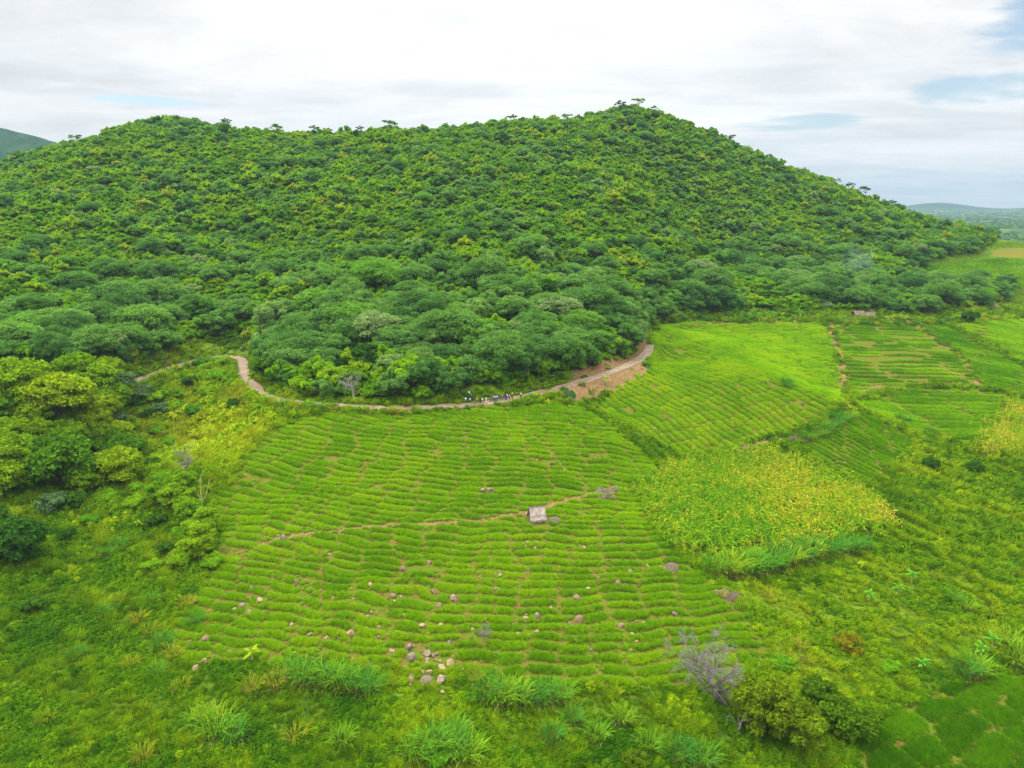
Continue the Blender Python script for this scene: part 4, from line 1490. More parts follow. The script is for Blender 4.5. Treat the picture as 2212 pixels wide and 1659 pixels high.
put('green1', 330, 868, 1.6, "leafy shrub below the straight left stretch of path")
put('dark3', 412, 835, 1.4, "dark leafy shrub with its own stem on the gully slope under the path")
put('green1', 468, 822, 1.9, "round green shrub inside the path's bend", rz=2.1)
put('green1', 440, 800, 1.3, "small shrub hiding the gap in the path above the gully", rz=1.1)
put('dark3', 505, 890, 1.0, "slim dark green shrub standing in the bright grass under the path's bend", sz=1.6)
put('green1', 560, 885, 1.1, "green shrub just under the path's lower bend", rz=0.9)
put('dark3', 385, 900, 0.7, "dark small shrub on the yellow-green gully slope", rz=0.3)
put('bamb1', 385, 1115, 1.25, "bright feathery bamboo clump at the terrace's left edge, upper one", None, 'bamboo')
put('bamb1', 432, 1210, 1.2, "bright feathery bamboo clump leaning over the rice beds, lower one", None, 'bamboo', rz=2.5)
put('bamb1', 345, 1095, 1.0, "pale bamboo clump left of the two bright ones", None, 'bamboo', rz=4.0)
put('green1', 395, 1218, 1.5, "dark-shaded shrub at the foot of the lower bamboo clump", rz=1.9)
put('dark3', 340, 1140, 1.2, "dark shrub under the pale bamboo clump", rz=1.2)
put('olive1', 1645, 1585, 1.25, "olive-yellow leafy tree right beside the bare grey tree")
put('olive1', 1715, 1610, 1.05, "lower olive-green tree overlapping the tree beside the bare grey one", rz=2.2)
put('olive2', 1825, 1580, 1.35, "wide olive-green shrub at the corner of the dark rice beds")
put('olive2', 1765, 1510, 1.0, "olive shrub behind the wide one near the bare tree", rz=1.8)
put('rust1', 1832, 1402, 1.5, "rusty orange bush in the meadow on the right")
put('rust1', 1862, 1455, 0.55, "small rusty orange bush above the wide olive shrub", rz=2.0)
put('green1', 1920, 1450, 0.85, "leafy creeper-covered shrub right of the rusty bush", rz=0.4)
put('green1', 1690, 1440, 1.0, "low mounded green shrub above the olive tree", rz=3.4, sz=0.6)
put('olive2', 1370, 1655, 0.62, "grey-green shrub cut by the bottom edge", rz=0.8)
put('dark3', 2010, 1014, 1.2, "dark round shrub in the right meadow, left of a similar one")
put('dark3', 2105, 1024, 1.3, "dark round shrub in the right meadow, nearer the right edge", rz=2.0)
put('blue1', 1228, 866, 1.15, "round grey-green shrub at the path side by the bare bank", sz=1.1)
put('green1', 1195, 1133, 0.38, "small green bush at the corner of the thatched shelter")
put('dark3', 540, 1590, 0.45, "dark low bush behind the tall grass clump at the bottom left")
put('dark3', 75, 1325, 1.1, "dull dark shrub in the left meadow among tall weeds", rz=1.0)
put('green1', 1735, 1195, 0.75, "green shrub in the cane hedge under the maize", rz=2.0, sz=1.2)
put('green1', 1695, 1062, 0.42, "small green bush alone in the yellow maize", sz=1.3)
put('dark3', 2095, 698, 2.2, "round dark green tree-like shrub at the right below the small hut")
put('green1', 1620, 690, 0.9, "rounded bush beside the banana row", rz=1.3)
put('green1', 1395, 790, 0.9, "green bush at the path's far end under the trees", rz=4.0)
put('green1', 2060, 690, 1.1, "bush on the bank at the top of the thin-row plot", rz=0.2)
put('green1', 950, 1645, 1.0, "bright green leafy bush at the bottom edge in the middle", rz=1.0)

r = np.random.default_rng(611)
GULLY = [(10, 905, 'gully2'), (75, 915, 'gully1'), (150, 935, 'gully2'), (205, 940, 'gully1'), (20, 955, 'gully1'), (80, 965, 'gully2'), (140, 975, 'gully1'), (195, 975, 'gully2'), (250, 960, 'gully1'), (275, 1010, 'gully2'),
         (30, 995, 'gully2'), (95, 1010, 'gully1'), (160, 1015, 'gully2'), (215, 1030, 'gully1'), (60, 1045, 'gully2'), (190, 1060, 'gully2'), (260, 1045, 'gully1'), (5, 1070, 'gully1'), (285, 930, 'green1'), (300, 965, 'green1'),
         (230, 1080, 'green1'), (165, 1095, 'dark3'), (300, 1060, 'green1'), (330, 1010, 'dark3'), (340, 935, 'green1'), (365, 960, 'green1'), (320, 905, 'dark3'), (350, 1040, 'green1'), (290, 1095, 'green1'), (200, 1130, 'green1'),
         (375, 880, 'green1'), (420, 895, 'green1'), (450, 850, 'green1'), (345, 890, 'blue1'), (310, 850, 'blue1'), (285, 880, 'dark3'), (240, 880, 'gully2'), (120, 870, 'gully1'), (60, 850, 'gully1'), (0, 850, 'gully2'), (170, 830, 'gully1'), (235, 820, 'gully1'),
         (395, 1160, 'green1'), (438, 786, 'green1'), (462, 783, 'green1'), (488, 782, 'green1'), (425, 793, 'dark3'), (475, 790, 'green1'), (360, 1200, 'dark3'), (440, 1165, 'bamb1'), (405, 1075, 'bamb1'), (415, 1140, 'bamb1'), (460, 1225, 'green1'), (330, 1230, 'green1'), (150, 1170, 'dark3')]
for sx, sy, key in GULLY:
    tall = key.startswith('gully')
    nm_ = {'gully1': "spreading yellow-green tree", 'gully2': "spreading deep green tree", 'green1': "leafy green shrub", 'dark3': "dark leafy shrub", 'blue1': "grey-green shrub", 'bamb1': "bright feathery bamboo"}[key]
    w_ = "in the crowded gully wood at the left edge" if sx < 215 and sy > 860 else "at the foot of the hill by the left edge" if sy <= 860 and sx < 260 else "on the slope between the path and the gully" if sy < 920 else "at the rice terrace's left edge" if sx > 390 else "along the gully's right bank"
    put(key, sx, sy, r.uniform(0.85, 1.25) * (1.0 if tall else 1.15), nm_ + " " + w_, nm_ + "s " + w_, 'bamboo' if key == 'bamb1' else None, r.uniform(0, 6.28), r.uniform(0.8, 1.15))

# trees standing out on the skyline
SKY = [(222, 296, 0.72), (300, 268, 0.66), (345, 266, 0.5), (528, 288, 0.8), (628, 291, 0.85), (706, 294, 0.8), (590, 288, 0.6), (798, 301, 0.6), (858, 296, 0.95), (1108, 268, 0.8), (1218, 260, 0.7),
       (1322, 248, 0.9), (1358, 245, 0.85), (1392, 248, 0.6), (1548, 308, 0.85), (1632, 334, 0.7), (1770, 390, 0.75), (1802, 404, 0.85), (1832, 414, 0.9), (1893, 436, 0.8)]


def crest(px_, r0=(480, 720)):
    Y = np.linspace(440, 700, 140)
    a = (px_ / 2212 - 0.5) * 2 * TX
    X = a * Y * 1.01
    z = height(X, Y)
    i = int(np.argmax((z - CAM_H) / Y))
    return X[i], Y[i], z[i]


make_tree('open1', 'open_crowned_tree', 71, 5.6, 10.0, 5.6, 11, 900, 0.50, LEAF_GREY, 0.20, 1, flat=0.34, spread=0.85)
make_tree('open2', 'open_crowned_tree', 72, 4.6, 9.4, 5.0, 9, 700, 0.50, LEAF_DARK, 0.18, 2, flat=0.4, spread=0.8)
for k_, (sx, sy, s) in enumerate(SKY):
    X, Y, z = crest(sx)
    side = "left knoll of the skyline" if sx < 400 else "long saddle of the skyline" if sx < 1000 else "rise left of the summit" if sx < 1300 else "summit" if sx < 1420 else "descending right skyline"
    plant_tree('open%d' % (1 + k_ % 2), (X, Y, z - 0.2), k_ * 1.3, s * 1.3, "thin open-crowned tree standing up on the " + side, "open crowned trees on the " + side, 'tree')


# bare trees
def bare_tree(name, seed, H, rad, lean, mat, twig, label, loc, rz=0, n_limbs=9, twigs=5, s=1.0, tw=0.012):
    r = np.random.default_rng(seed)
    e = empty(name, loc, rz, s)
    top = np.array([lean, 0, H * 0.42])
    P = bend([0, 0, -0.4], top, r, 8, 0.05)
    V, F = tube(P, np.linspace(rad * 1.25, rad * 0.7, 8), 9)
    link("trunk", mesh_from("trunk", V, F, [mat], True), e)
    br, tws = [], []
    for i in range(n_limbs):
        a = 6.283 * i / n_limbs + r.normal(0, 0.3)
        rise = r.uniform(0.25, 0.58)
        out = r.uniform(0.16, 0.42) * H
        b = P[r.integers(4, 8)]
        end = b + np.array([math.cos(a) * out + lean * 0.4, math.sin(a) * out, rise * H])
        L = bend(b, end, r, 7, 0.09)
        r0 = rad * r.uniform(0.38, 0.6)
        br.append(tube(L, np.linspace(r0, r0 * 0.2, 7), 6))
        for j in range(twigs):
            c = L[r.integers(2, 7)]
            d_ = unit(np.array([math.cos(a), math.sin(a), 0.5]) + r.normal(0, 0.65, 3))
            e2 = c + d_ * H * r.uniform(0.10, 0.2)
            T2 = bend(c, e2, r, 5, 0.1)
            br.append(tube(T2, np.linspace(r0 * 0.3, r0 * 0.08, 5), 4))
            for q in range(16):
                c2 = T2[r.integers(1, 5)]
                e3 = c2 + unit(d_ + r.normal(0, 0.8, 3)) * H * r.uniform(0.03, 0.085)
                tws.append(tube(bend(c2, e3, r, 3, 0.12), [tw, tw * 0.8, tw * 0.4], 3))
    V, F = joined(br)
    link("branch", mesh_from("branch", V, F, [mat], True), e)
    V, F = joined(tws)
    link("twig", mesh_from("twig", V, F, [twig], False), e)
    tag(e, label, 'tree')
    return e


twig_grey = plain_mat("grey_lichen_twigs", (0.225, 0.215, 0.19, 1), 0.95, (0.15, 0.14, 0.115, 1), 2.0)
dead_grey = plain_mat("grey_dead_bark", (0.17, 0.145, 0.125, 1), 0.95, (0.10, 0.083, 0.07, 1), 2.5, 0.6)
bare_tree("bare_tree", 5, 10.2, 0.36, -2.6, dead_grey, twig_grey, "bare grey leafless tree leaning left at the front of the terrace", ground_at(1568, 1522) , 0.0, 15, 13, 1.0, 0.018)
bare_tree("bare_tree", 8, 6.0, 0.22, 1.2, dead_grey, twig_grey, "twisted bare stem under the olive-yellow tree", ground_at(1590, 1590), 0.5, 5, 2, 0.9, 0.012)
bare_tree("bare_tree", 9, 8.4, 0.24, 0.5, dead_grey, twig_grey, "dark thin half-dead tree with grey twigs in the yellow gully grass", ground_at(402, 1030), 0.2, 7, 6, 1.0, 0.018)
bare_tree("bare_tree", 12, 3.6, 0.07, 0.2, dead_grey, twig_grey, "grey dry brushwood bush among the lower rice beds", ground_at(1045, 1385), 0, 14, 6, 0.75, 0.014)
bare_tree("bare_tree", 14, 7.0, 0.2, -0.8, pale_bark, twig_grey, "pale dry tree at the wood's edge above the path", ground_at(765, 862), 0.9, 7, 6, 1.2, 0.025)
bare_tree("bare_tree", 17, 7.0, 0.22, 0.8, pale_bark, twig_grey, "pale twiggy tree at the wood's corner near the mound", ground_at(1372, 748), 0.4, 9, 8, 1.25, 0.03)


def dead_pole(sx, sy, label):
    r = np.random.default_rng(int(sx))
    e = empty("dead_trunk", ground_at(sx, sy))
    V, F = tube(bend([0, 0, -0.3], [0.1, 0.1, 8.6], r, 8, 0.02), np.linspace(0.17, 0.06, 8), 7)
    link("trunk", mesh_from("trunk", V, F, [straw_bark], True), e)
    parts_ = [tube(bend([0.02, 0, 2.6], [2.1, 0.3, 7.8], r, 7, 0.05), np.linspace(0.10, 0.045, 7), 6), tube(bend([0, 0, 2.0], [-0.9, 0.2, 4.2], r, 5, 0.05), np.linspace(0.07, 0.03, 5), 6),
              tube(bend([0.08, 0.05, 6.4], [0.7, 0.2, 9.4], r, 5, 0.04), np.linspace(0.06, 0.02, 5), 5)]
    V, F = joined(parts_)
    link("branch", mesh_from("branch", V, F, [straw_bark], True), e)
    tag(e, label, 'tree')


dead_pole(440, 1106, "pale forked dead trunk beside the bamboo at the terrace's left edge")


# ------------------------------------------------------------------ cane clumps and bananas
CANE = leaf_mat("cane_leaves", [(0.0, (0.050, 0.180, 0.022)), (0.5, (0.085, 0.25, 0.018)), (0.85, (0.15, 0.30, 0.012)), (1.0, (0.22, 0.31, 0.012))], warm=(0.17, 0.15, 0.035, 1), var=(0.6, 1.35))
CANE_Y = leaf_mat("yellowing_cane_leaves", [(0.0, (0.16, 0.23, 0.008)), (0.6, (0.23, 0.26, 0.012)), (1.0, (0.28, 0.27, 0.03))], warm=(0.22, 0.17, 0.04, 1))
DRYL = plain_mat("dry_straw_leaves", (0.26, 0.20, 0.085, 1), 0.9, (0.17, 0.125, 0.05, 1), 3.0)


def cane_mesh(seed, mat, n_=120, rad=0.85, h=2.5):
    V, F, hv, lv = blades(seed, n_, rad, h, 0.085, 0.55, 5, 0.42, 0.35)
    return mesh_from("leaf_blade", V, F, [mat], False, fattr={'lv': lv}, vattr={'hv': hv})


def dry_mesh(seed):
    V, F, hv, lv = blades(seed, 26, 0.9, 1.0, 0.06, 0.9, 3, 0.7, 0.4)
    return mesh_from("dry_leaf", V, F, [DRYL], False)


CANE_ME = [(cane_mesh(s, CANE), dry_mesh(s)) for s in (1, 2, 3)] + [(cane_mesh(7, CANE_Y, 90, 0.8, 2.0), dry_mesh(8))]


def cane(sx, sy, s, v, label, group, sz=1.0):
    g = ground_at(sx, sy)
    s *= 2.1 if 'hedge' in wh else 1.7 if "mound" in wh or "front edge" in wh or 'bottom' in wh or 'right edge' in wh else 1.5
    e = empty("cane_grass_clump", g - Vector((0, 0, 0.05)), (sx * 1.7) % 6.28, (s, s, s * sz))
    link("leaf_blade", CANE_ME[v][0], e)
    link("dry_leaf", CANE_ME[v][1], e)
    tag(e, label, 'grass clump', group)


CANES = {
    "in the hedge between the maize and the meadow": [(1545, 1238, 1.0, 0), (1572, 1240, 1.1, 1), (1600, 1242, 1.0, 2), (1625, 1238, 1.15, 0), (1652, 1234, 1.1, 1), (1678, 1228, 1.1, 2), (1702, 1222, 1.15, 0),
                                                    (1728, 1214, 1.15, 1), (1752, 1206, 1.1, 2), (1778, 1200, 1.0, 0), (1804, 1196, 0.95, 1), (1830, 1192, 0.95, 2), (1856, 1188, 0.85, 0), (1612, 1220, 1.0, 1),
                                                    (1690, 1205, 1.0, 0), (1745, 1190, 0.95, 2)],
    "along the front edge of the rice terrace": [(628, 1462, 0.9, 0), (655, 1470, 1.0, 1), (684, 1478, 1.0, 2), (712, 1480, 1.05, 0), (742, 1484, 1.1, 1), (772, 1490, 1.1, 2), (800, 1496, 1.0, 0),
                                               (1025, 1470, 0.8, 3), (1052, 1508, 1.0, 0), (1084, 1516, 1.1, 1), (1118, 1520, 1.1, 2), (1150, 1522, 1.0, 0), (1182, 1516, 1.0, 1), (1215, 1510, 0.9, 2), (600, 1480, 0.9, 3), (545, 1492, 0.9, 3)],
    "in the weeds along the bottom edge": [(430, 1572, 0.9, 0), (470, 1590, 1.15, 1), (500, 1605, 1.1, 2), (455, 1560, 0.9, 1), (640, 1600, 0.8, 3), (740, 1610, 0.8, 0), (900, 1640, 1.0, 1), (935, 1625, 1.15, 2), (975, 1630, 1.15, 0),
                                         (1010, 1640, 1.05, 1), (1195, 1600, 0.8, 2), (1290, 1600, 0.8, 0), (1345, 1560, 0.75, 1), (1400, 1620, 0.8, 2), (1470, 1645, 0.95, 0), (1515, 1650, 1.0, 1), (985, 1590, 0.85, 2), (1240, 1560, 0.7, 0), (100, 1560, 0.7, 3), (310, 1640, 0.8, 3)],
    "in the rough meadow left of the terrace": [(300, 1345, 0.95, 3), (325, 1370, 0.9, 3), (405, 1310, 0.9, 3), (355, 1400, 1.0, 0), (375, 1420, 0.9, 3), (260, 1300, 0.8, 3), (230, 1330, 0.75, 0), (420, 1350, 0.8, 0), (285, 1440, 0.8, 3),
                                              (170, 1420, 0.7, 0), (330, 1300, 0.7, 0), (235, 1200, 0.8, 0), (262, 1180, 0.8, 1), (340, 1460, 0.8, 0), (395, 1490, 0.8, 3)],
    "in the right meadow": [(2088, 1318, 0.9, 1), (2060, 1300, 0.8, 0), (1660, 1290, 0.6, 3), (1700, 1350, 0.7, 3), (1725, 1400, 0.75, 3), (1742, 1432, 0.7, 3), (1560, 1290, 0.55, 3), (1600, 1310, 0.55, 3), (2150, 1330, 0.7, 3), (2010, 1190, 0.6, 0),
                            (2180, 1230, 0.6, 0), (1590, 1275, 0.5, 0)],
    "tall and dark at the right edge": [(2080, 1462, 1.1, 2), (2105, 1455, 1.15, 1), (2190, 1435, 1.25, 0), (2205, 1420, 1.3, 2), (2180, 1400, 1.2, 1), (2215, 1445, 1.2, 1)],
    "on the mound's end above the dark terraces": [(1752, 952, 0.9, 0), (1772, 944, 1.0, 1), (1790, 934, 1.05, 2), (1806, 924, 1.0, 0), (1822, 912, 0.95, 1), (1838, 904, 0.9, 2), (1780, 925, 0.9, 0), (1800, 905, 0.9, 1), (1942, 908, 0.8, 2), (1960, 912, 0.7, 0), (2010, 935, 0.9, 1)],
    "along the terrace's top edge under the path": [(612, 880, 1.0, 0), (640, 884, 1.1, 3), (668, 886, 1.1, 0), (695, 888, 1.0, 1), (720, 888, 0.9, 3), (770, 890, 0.8, 0), (845, 892, 0.95, 3), (862, 894, 0.85, 3), (1168, 884, 0.7, 3), (585, 872, 0.9, 0), (560, 866, 0.9, 3), (428, 792, 0.9, 0), (444, 788, 1.0, 3), (460, 786, 1.0, 0), (476, 784, 0.9, 1), (492, 783, 0.8, 3), (310, 832, 0.7, 0), (395, 800, 0.6, 0)],
    "on the bank at the top of the far fields": [(1415, 700, 1.1, 0), (1440, 696, 1.0, 3), (1462, 694, 1.0, 0), (1495, 690, 1.1, 0), (1755, 688, 0.9, 3), (1775, 688, 0.9, 3), (1815, 700, 1.0, 0), (1840, 700, 1.0, 3), (1865, 702, 1.0, 0), (1890, 702, 1.1, 3), (1915, 702, 1.1, 0), (1940, 702, 1.0, 1),
                                               (2010, 700, 1.0, 3), (2030, 700, 1.0, 0), (2125, 695, 1.1, 3), (2145, 690, 1.1, 3), (1525, 690, 0.9, 1), (1700, 868 - 30, 0.8, 0), (1650, 700 + 130, 0.7, 0), (1700, 832, 1.2, 1)],
}
for wh, lst in CANES.items():
    for (sx, sy, s, v) in lst:
        cane(sx, sy, s, v, ("yellowing" if v == 3 else "green arching") + " cane grass clump " + wh, "cane grass clumps " + wh)

BANL = leaf_mat("banana_leaves", [(0.0, (0.07, 0.24, 0.025)), (1.0, (0.11, 0.29, 0.02))], trans=0.35, var=(0.8, 1.25))
BANY = leaf_mat("young_banana_leaves", [(0.0, (0.20, 0.31, 0.012)), (1.0, (0.24, 0.33, 0.012))], trans=0.35, var=(0.8, 1.25))


def banana_leaf(mat):
    L, W = 2.1, 0.52
    V, F = [], []
    for j in range(9):
        t = j / 8
        wd = W * 0.5 * (math.sin(math.pi * min(1, 0.10 + t * 0.90)) ** 0.6) * (1 if t > 0.14 else 0.15)
        x = L * (t - 0.18 * t ** 3)
        z = L * (0.78 * t - 0.95 * t * t)
        for sgn in (-1, 0, 1):
            V.append((x, sgn * wd * (1 + 0.07 * ((j * 7) % 3 - 1)), z - abs(sgn) * wd * 0.28 + (0 if sgn else 0)))
    for j in range(8):
        for q in (0, 1):
            F.append((3 * j + q, 3 * j + q + 1, 3 * j + 3 + q + 1, 3 * j + 3 + q))
    return mesh_from("leaf", V, F, [mat], True, fattr={'lv': [0.4 + 0.25 * (i % 2) for i in range(len(F))]})


def banana_proto(mat, seed, n_=8):
    r = np.random.default_rng(seed)
    e = empty("banana_plant", (0, 0, 0))
    V, F = tube([[0, 0, -0.2], [0.02, 0, 0.8], [0, 0.03, 1.5]], [0.15, 0.12, 0.07], 8)
    link("stem", mesh_from("stem", V, F, [straw_bark], True), e)
    lm = banana_leaf(mat)
    for i in range(n_):
        o = link("leaf", lm, e, (0, 0, 1.25 + 0.05 * i))
        o.rotation_euler = (r.normal(0, 0.15), -0.30 - 0.7 * (i / n_), 2.4 * i + r.normal(0, 0.2))
        s = r.uniform(0.75, 1.1)
        o.scale = (s, s, s)
    return e


BAN = [banana_proto(BANL, 1), banana_proto(BANY, 2)]
used = [False, False]
for sx, sy, s, v, lab, gp in [
    (1600, 688, 1.35, 0, "banana plant in the row on the bright field's far bank", "banana row"), (1618, 692, 1.5, 0, "banana plant in the row on the bright field's far bank", "banana row"),
    (1578, 688, 1.4, 0, "banana plant in the row on the bright field's far bank", "banana row"), (1640, 694, 1.6, 0, "banana plant in the row on the bright field's far bank", "banana row"),
    (1656, 690, 1.5, 0, "banana plant in the row on the bright field's far bank", "banana row"), (1672, 690, 1.4, 0, "banana plant in the row on the bright field's far bank", "banana row"),
    (1590, 682, 1.4, 0, "banana plant in the row on the bright field's far bank", "banana row"), (1630, 682, 1.5, 0, "banana plant in the row on the bright field's far bank", "banana row"),
    (1690, 688, 1.2, 1, "pale banana plant at the right end of the banana row", None), (1728, 688, 1.7, 0, "tall banana plant standing apart right of the banana row", None),
    (1930, 694, 1.3, 1, "young yellow-green banana plant on the far bank before the thatched homestead", "young bananas"), (1945, 694, 1.3, 1, "young yellow-green banana plant on the far bank before the thatched homestead", "young bananas"),
    (1958, 696, 1.2, 1, "young yellow-green banana plant on the far bank before the thatched homestead", "young bananas"), (1914, 696, 1.2, 1, "young yellow-green banana plant on the far bank before the thatched homestead", "young bananas"),
    (1310, 832, 1.2, 1, "yellow-green banana plant alone on the bare bank by the path's end", None), (1858, 1230, 0.62, 1, "small pale banana plant just under the cane hedge", None),
    (1876, 1300, 0.85, 0, "banana plant in the right meadow, lower left of three", None), (1938, 1285, 0.8, 0, "banana plant in the right meadow, middle of three", None), (1968, 1258, 0.9, 0, "banana plant in the right meadow, upper right of three", None),
    (1990, 1452, 0.9, 0, "banana plant beside the corner of the dark rice beds", None), (2142, 1405, 1.1, 0, "big banana plant before the tall dark cane at the right edge", None), (2118, 1420, 0.9, 0, "banana plant left of the big one at the right edge", None),
    (546, 1432, 1.0, 1, "pale young banana plant at the terrace's bottom left corner", None), (300, 1142, 0.7, 1, "small banana plant in the left meadow below the gully trees", None),
    (620, 1452, 0.0, 1, None, None),
]:
    if s == 0:
        continue
    e = BAN[v] if not used[v] else copy_tree(BAN[v])
    used[v] = True
    e.location = ground_at(sx, sy)
    e.rotation_euler = (0, 0, (sx * 0.9) % 6.28)
    e.scale = (s, s, s)
    if 'group' in e:
        del e['group']
    tag(e, lab, 'banana plant', gp)


# ------------------------------------------------------------------ straw heaps
def straw_mesh(seed, n_=240, rad=1.0, h=0.55):
    r = np.random.default_rng(seed)
    parts_ = []
    for _ in range(n_):
        q = rad * math.sqrt(r.uniform())
        a = r.uniform(0, 6.28)
        c = np.array([q * math.cos(a) * 1.5, q * math.sin(a), h * (1 - (q / rad) ** 2) * r.uniform(0.3, 1)])
        d = unit(np.array([r.normal(1, 0.5), r.normal(0, 0.6), r.normal(-0.1, 0.25)])) * r.uniform(0.3, 0.6)
        parts_.append(tube([c - d, c + [0, 0, 0.04], c + d], [0.02, 0.028, 0.012], 3))
    V, F = joined(parts_)
    return mesh_from("straw_heap", V, F, [straw_mat])


straw_mat = plain_mat("dry_straw", (0.27, 0.215, 0.145, 1), 0.95, (0.155, 0.12, 0.08, 1), 4.0)
for sx, sy, s, lb in [(1450, 1226, 1.3, "heap of dry grey straw on the rice terrace's right edge"), (1576, 1288, 1.8, "long heap of dry straw in the meadow below the cane hedge"),
                      (1300, 1066, 2.2, "flat heap of cut straw at the right end of the brown footpath"), (1197, 1124, 1.1, "small dry straw pile beside the thatched shelter"), (1722, 948, 2.2, "dry brush heap on the bank between mound and maize"),
                      (1330, 1006 + 50, 1.2, "small straw heap above the flat one at the footpath's end")]:
    o = link("straw_heap", straw_mesh(int(sx)), None, ground_at(sx, sy))
    o.scale = (s, s, s * 0.8)
    o.rotation_euler = (0, 0, (sx * 0.7) % 3.1)
    tag(o, lb, 'straw heap')

# ------------------------------------------------------------------ thatched buildings
thatch = None


def thatch_mat(name, a, b):
    m, n = material(name)
    g = n.n('ShaderNodeTexCoord').outputs['Object']
    mp = n.n('ShaderNodeMapping', ins={'Vector': g, 'Scale': (9, 1.2, 1.2)})
    f = n.noise(mp.outputs[0], 2.2, 6, 0.7)
    f2 = n.noise(g, 1.3, 3, 0.5)
    c = n.mix(n.maprange(f, 0.38, 0.62), a, b)
    c = n.mix(n.maprange(f2, 0.35, 0.7, 0.0, 0.5), c, a)
    bs = n.n('ShaderNodeBsdfDiffuse', ins={0: c})
    bp = n.n('ShaderNodeBump', ins={'Height': f, 'Strength': 0.8, 'Distance': 0.08})
    n.set(bs.inputs['Normal'], bp.outputs[0])
    return surface(m, n, bs.outputs[0])


THATCH = thatch_mat("bleached_thatch", (0.17, 0.14, 0.115, 1), (0.46, 0.40, 0.345, 1))
THATCH_D = thatch_mat("weathered_thatch", (0.095, 0.075, 0.055, 1), (0.20, 0.16, 0.12, 1))
MUDWALL = plain_mat("mud_wall", (0.20, 0.115, 0.07, 1), 0.95, (0.13, 0.07, 0.042, 1), 2.0, 0.3)
POLE = plain_mat("wooden_pole", (0.15, 0.11, 0.075, 1), 0.9, (0.085, 0.06, 0.04, 1), 3.0, 0.3)


def slope_slab(W, y0, z0, y1, z1, th, r, nx=36, ny=12, fringe=True):
    """one slope of thatch from ridge (y0,z0) to eave (y1,z1): uneven slab with a ragged eave"""
    U = np.array([y1 - y0, z1 - z0])
    Ln = np.linalg.norm(U)
    nrm = np.array([-(U[1]), U[0]]) / Ln
    if nrm[1] < 0:
        nrm = -nrm
    parts_ = []
    xs = np.linspace(-W / 2, W / 2, nx)
    ts = np.linspace(0, 1, ny)
    top = np.zeros((nx, ny, 3))
    bot = np.zeros((nx, ny, 3))
    for i, x in enumerate(xs):
        ext = 1 + (r.uniform(-0.03, 0.07))
        for j, t in enumerate(ts):
            tt = t * (ext if j == ny - 1 else 1)
            o_ = th * (0.75 + 0.5 * r.uniform()) - 0.10 * math.sin(math.pi * t) * Ln * 0.25 + 0.03 * math.sin(x * 3 + t * 7)
            y, z = y0 + U[0] * tt, z0 + U[1] * tt
            top[i, j] = (x + r.normal(0, 0.015), y + nrm[0] * o_, z + nrm[1] * o_)
            bot[i, j] = (x, y, z)
    V = np.vstack([top.reshape(-1, 3), bot.reshape(-1, 3)])
    I = np.arange(nx * ny).reshape(nx, ny)
    B = I + nx * ny
    F = []
    for A, fl in ((I, 0), (B, 1)):
        q = np.stack([A[:-1, :-1], A[1:, :-1], A[1:, 1:], A[:-1, 1:]], -1).reshape(-1, 4)
        F.append(q if not fl else q[:, ::-1])
    for a_, b_ in ((I[0], B[0]), (I[-1], B[-1])):
        F.append(np.stack([a_[:-1], a_[1:], b_[1:], b_[:-1]], -1))
    for a_, b_ in ((I[:, 0], B[:, 0]), (I[:, -1], B[:, -1])):
        F.append(np.stack([a_[:-1], a_[1:], b_[1:], b_[:-1]], -1))
    parts_.append((V, np.vstack(F)))
    if fringe:
        for _ in range(int(W * 60)):
            x = r.uniform(-W / 2, W / 2)
            t = r.choice([1.0, 1.0, 0.0, 0.6]) + r.normal(0, 0.02)
            p = np.array([x, y0 + U[0] * t + nrm[0] * th, z0 + U[1] * t + nrm[1] * th])
            d = np.array([r.normal(0, 0.12), U[0] / Ln, U[1] / Ln]) * r.uniform(0.15, 0.55) * (1 if t > 0.3 else -0.6)
            parts_.append(tube([p, p + d * 0.5 + [0, 0, 0.02], p + d], [0.018, 0.014, 0.006], 3))
    return joined(parts_)


def gable_hut(loc, rz, W, D, eave, ridge, mat, label, wall=None, s=1.0, overhang=0.35, cat='hut', seed=3):
    r = np.random.default_rng(seed)
    e = empty("thatched_hut", loc, rz, s)
    for sg in (-1, 1):
        V, F = slope_slab(W + overhang, 0, ridge, sg * (D / 2 + overhang), eave - overhang * (ridge - eave) / (D / 2) * 0.6, 0.12, r)
        link("roof_slope", mesh_from("roof_slope", V, F, [mat]), e)
    posts = []
    for px_ in (-W / 2 + 0.1, 0, W / 2 - 0.1):
        for py_ in (-D / 2, D / 2):
            V, F = tube(bend([px_, py_, -0.4], [px_ + r.normal(0, 0.05), py_, eave + 0.05], r, 4, 0.015), [0.06, 0.055, 0.05, 0.05], 7)
            link("post", mesh_from("post", V, F, [POLE], True), e)
    V, F = tube(bend([-W / 2 - 0.35, 0, ridge + 0.04], [W / 2 + 0.5, 0, ridge + 0.08], r, 6, 0.01), [0.05] * 6, 7)
    link("ridge_pole", mesh_from("ridge_pole", V, F, [POLE], True), e)
    if wall:
        h_ = wall
        bm = bmesh.new()
        t = 0.12
        for (x0, x1, y0, y1) in ((-W / 2, W / 2, -D / 2 + 0.02, -D / 2 + t), (-W / 2, W / 2, D / 2 - t, D / 2 - 0.02), (-W / 2 + 0.002, -W / 2 + t, -D / 2 + t + .002, D / 2 - t - .002), (W / 2 - t, W / 2 - 0.002, -D / 2 + t + .002, D / 2 - t - .002)):
            m_ = Matrix.Translation(((x0 + x1) / 2, (y0 + y1) / 2, h_ / 2 - 0.2)) @ Matrix.Diagonal((x1 - x0, y1 - y0, h_ + 0.4, 1))
            bmesh.ops.create_cube(bm, size=1, matrix=m_)
        me = bpy.data.meshes.new("mud_wall")
        bm.to_mesh(me)
        bm.free()
        me.materials.append(MUDWALL)
        link("mud_wall", me, e)
    tag(e, label, cat)
    return e


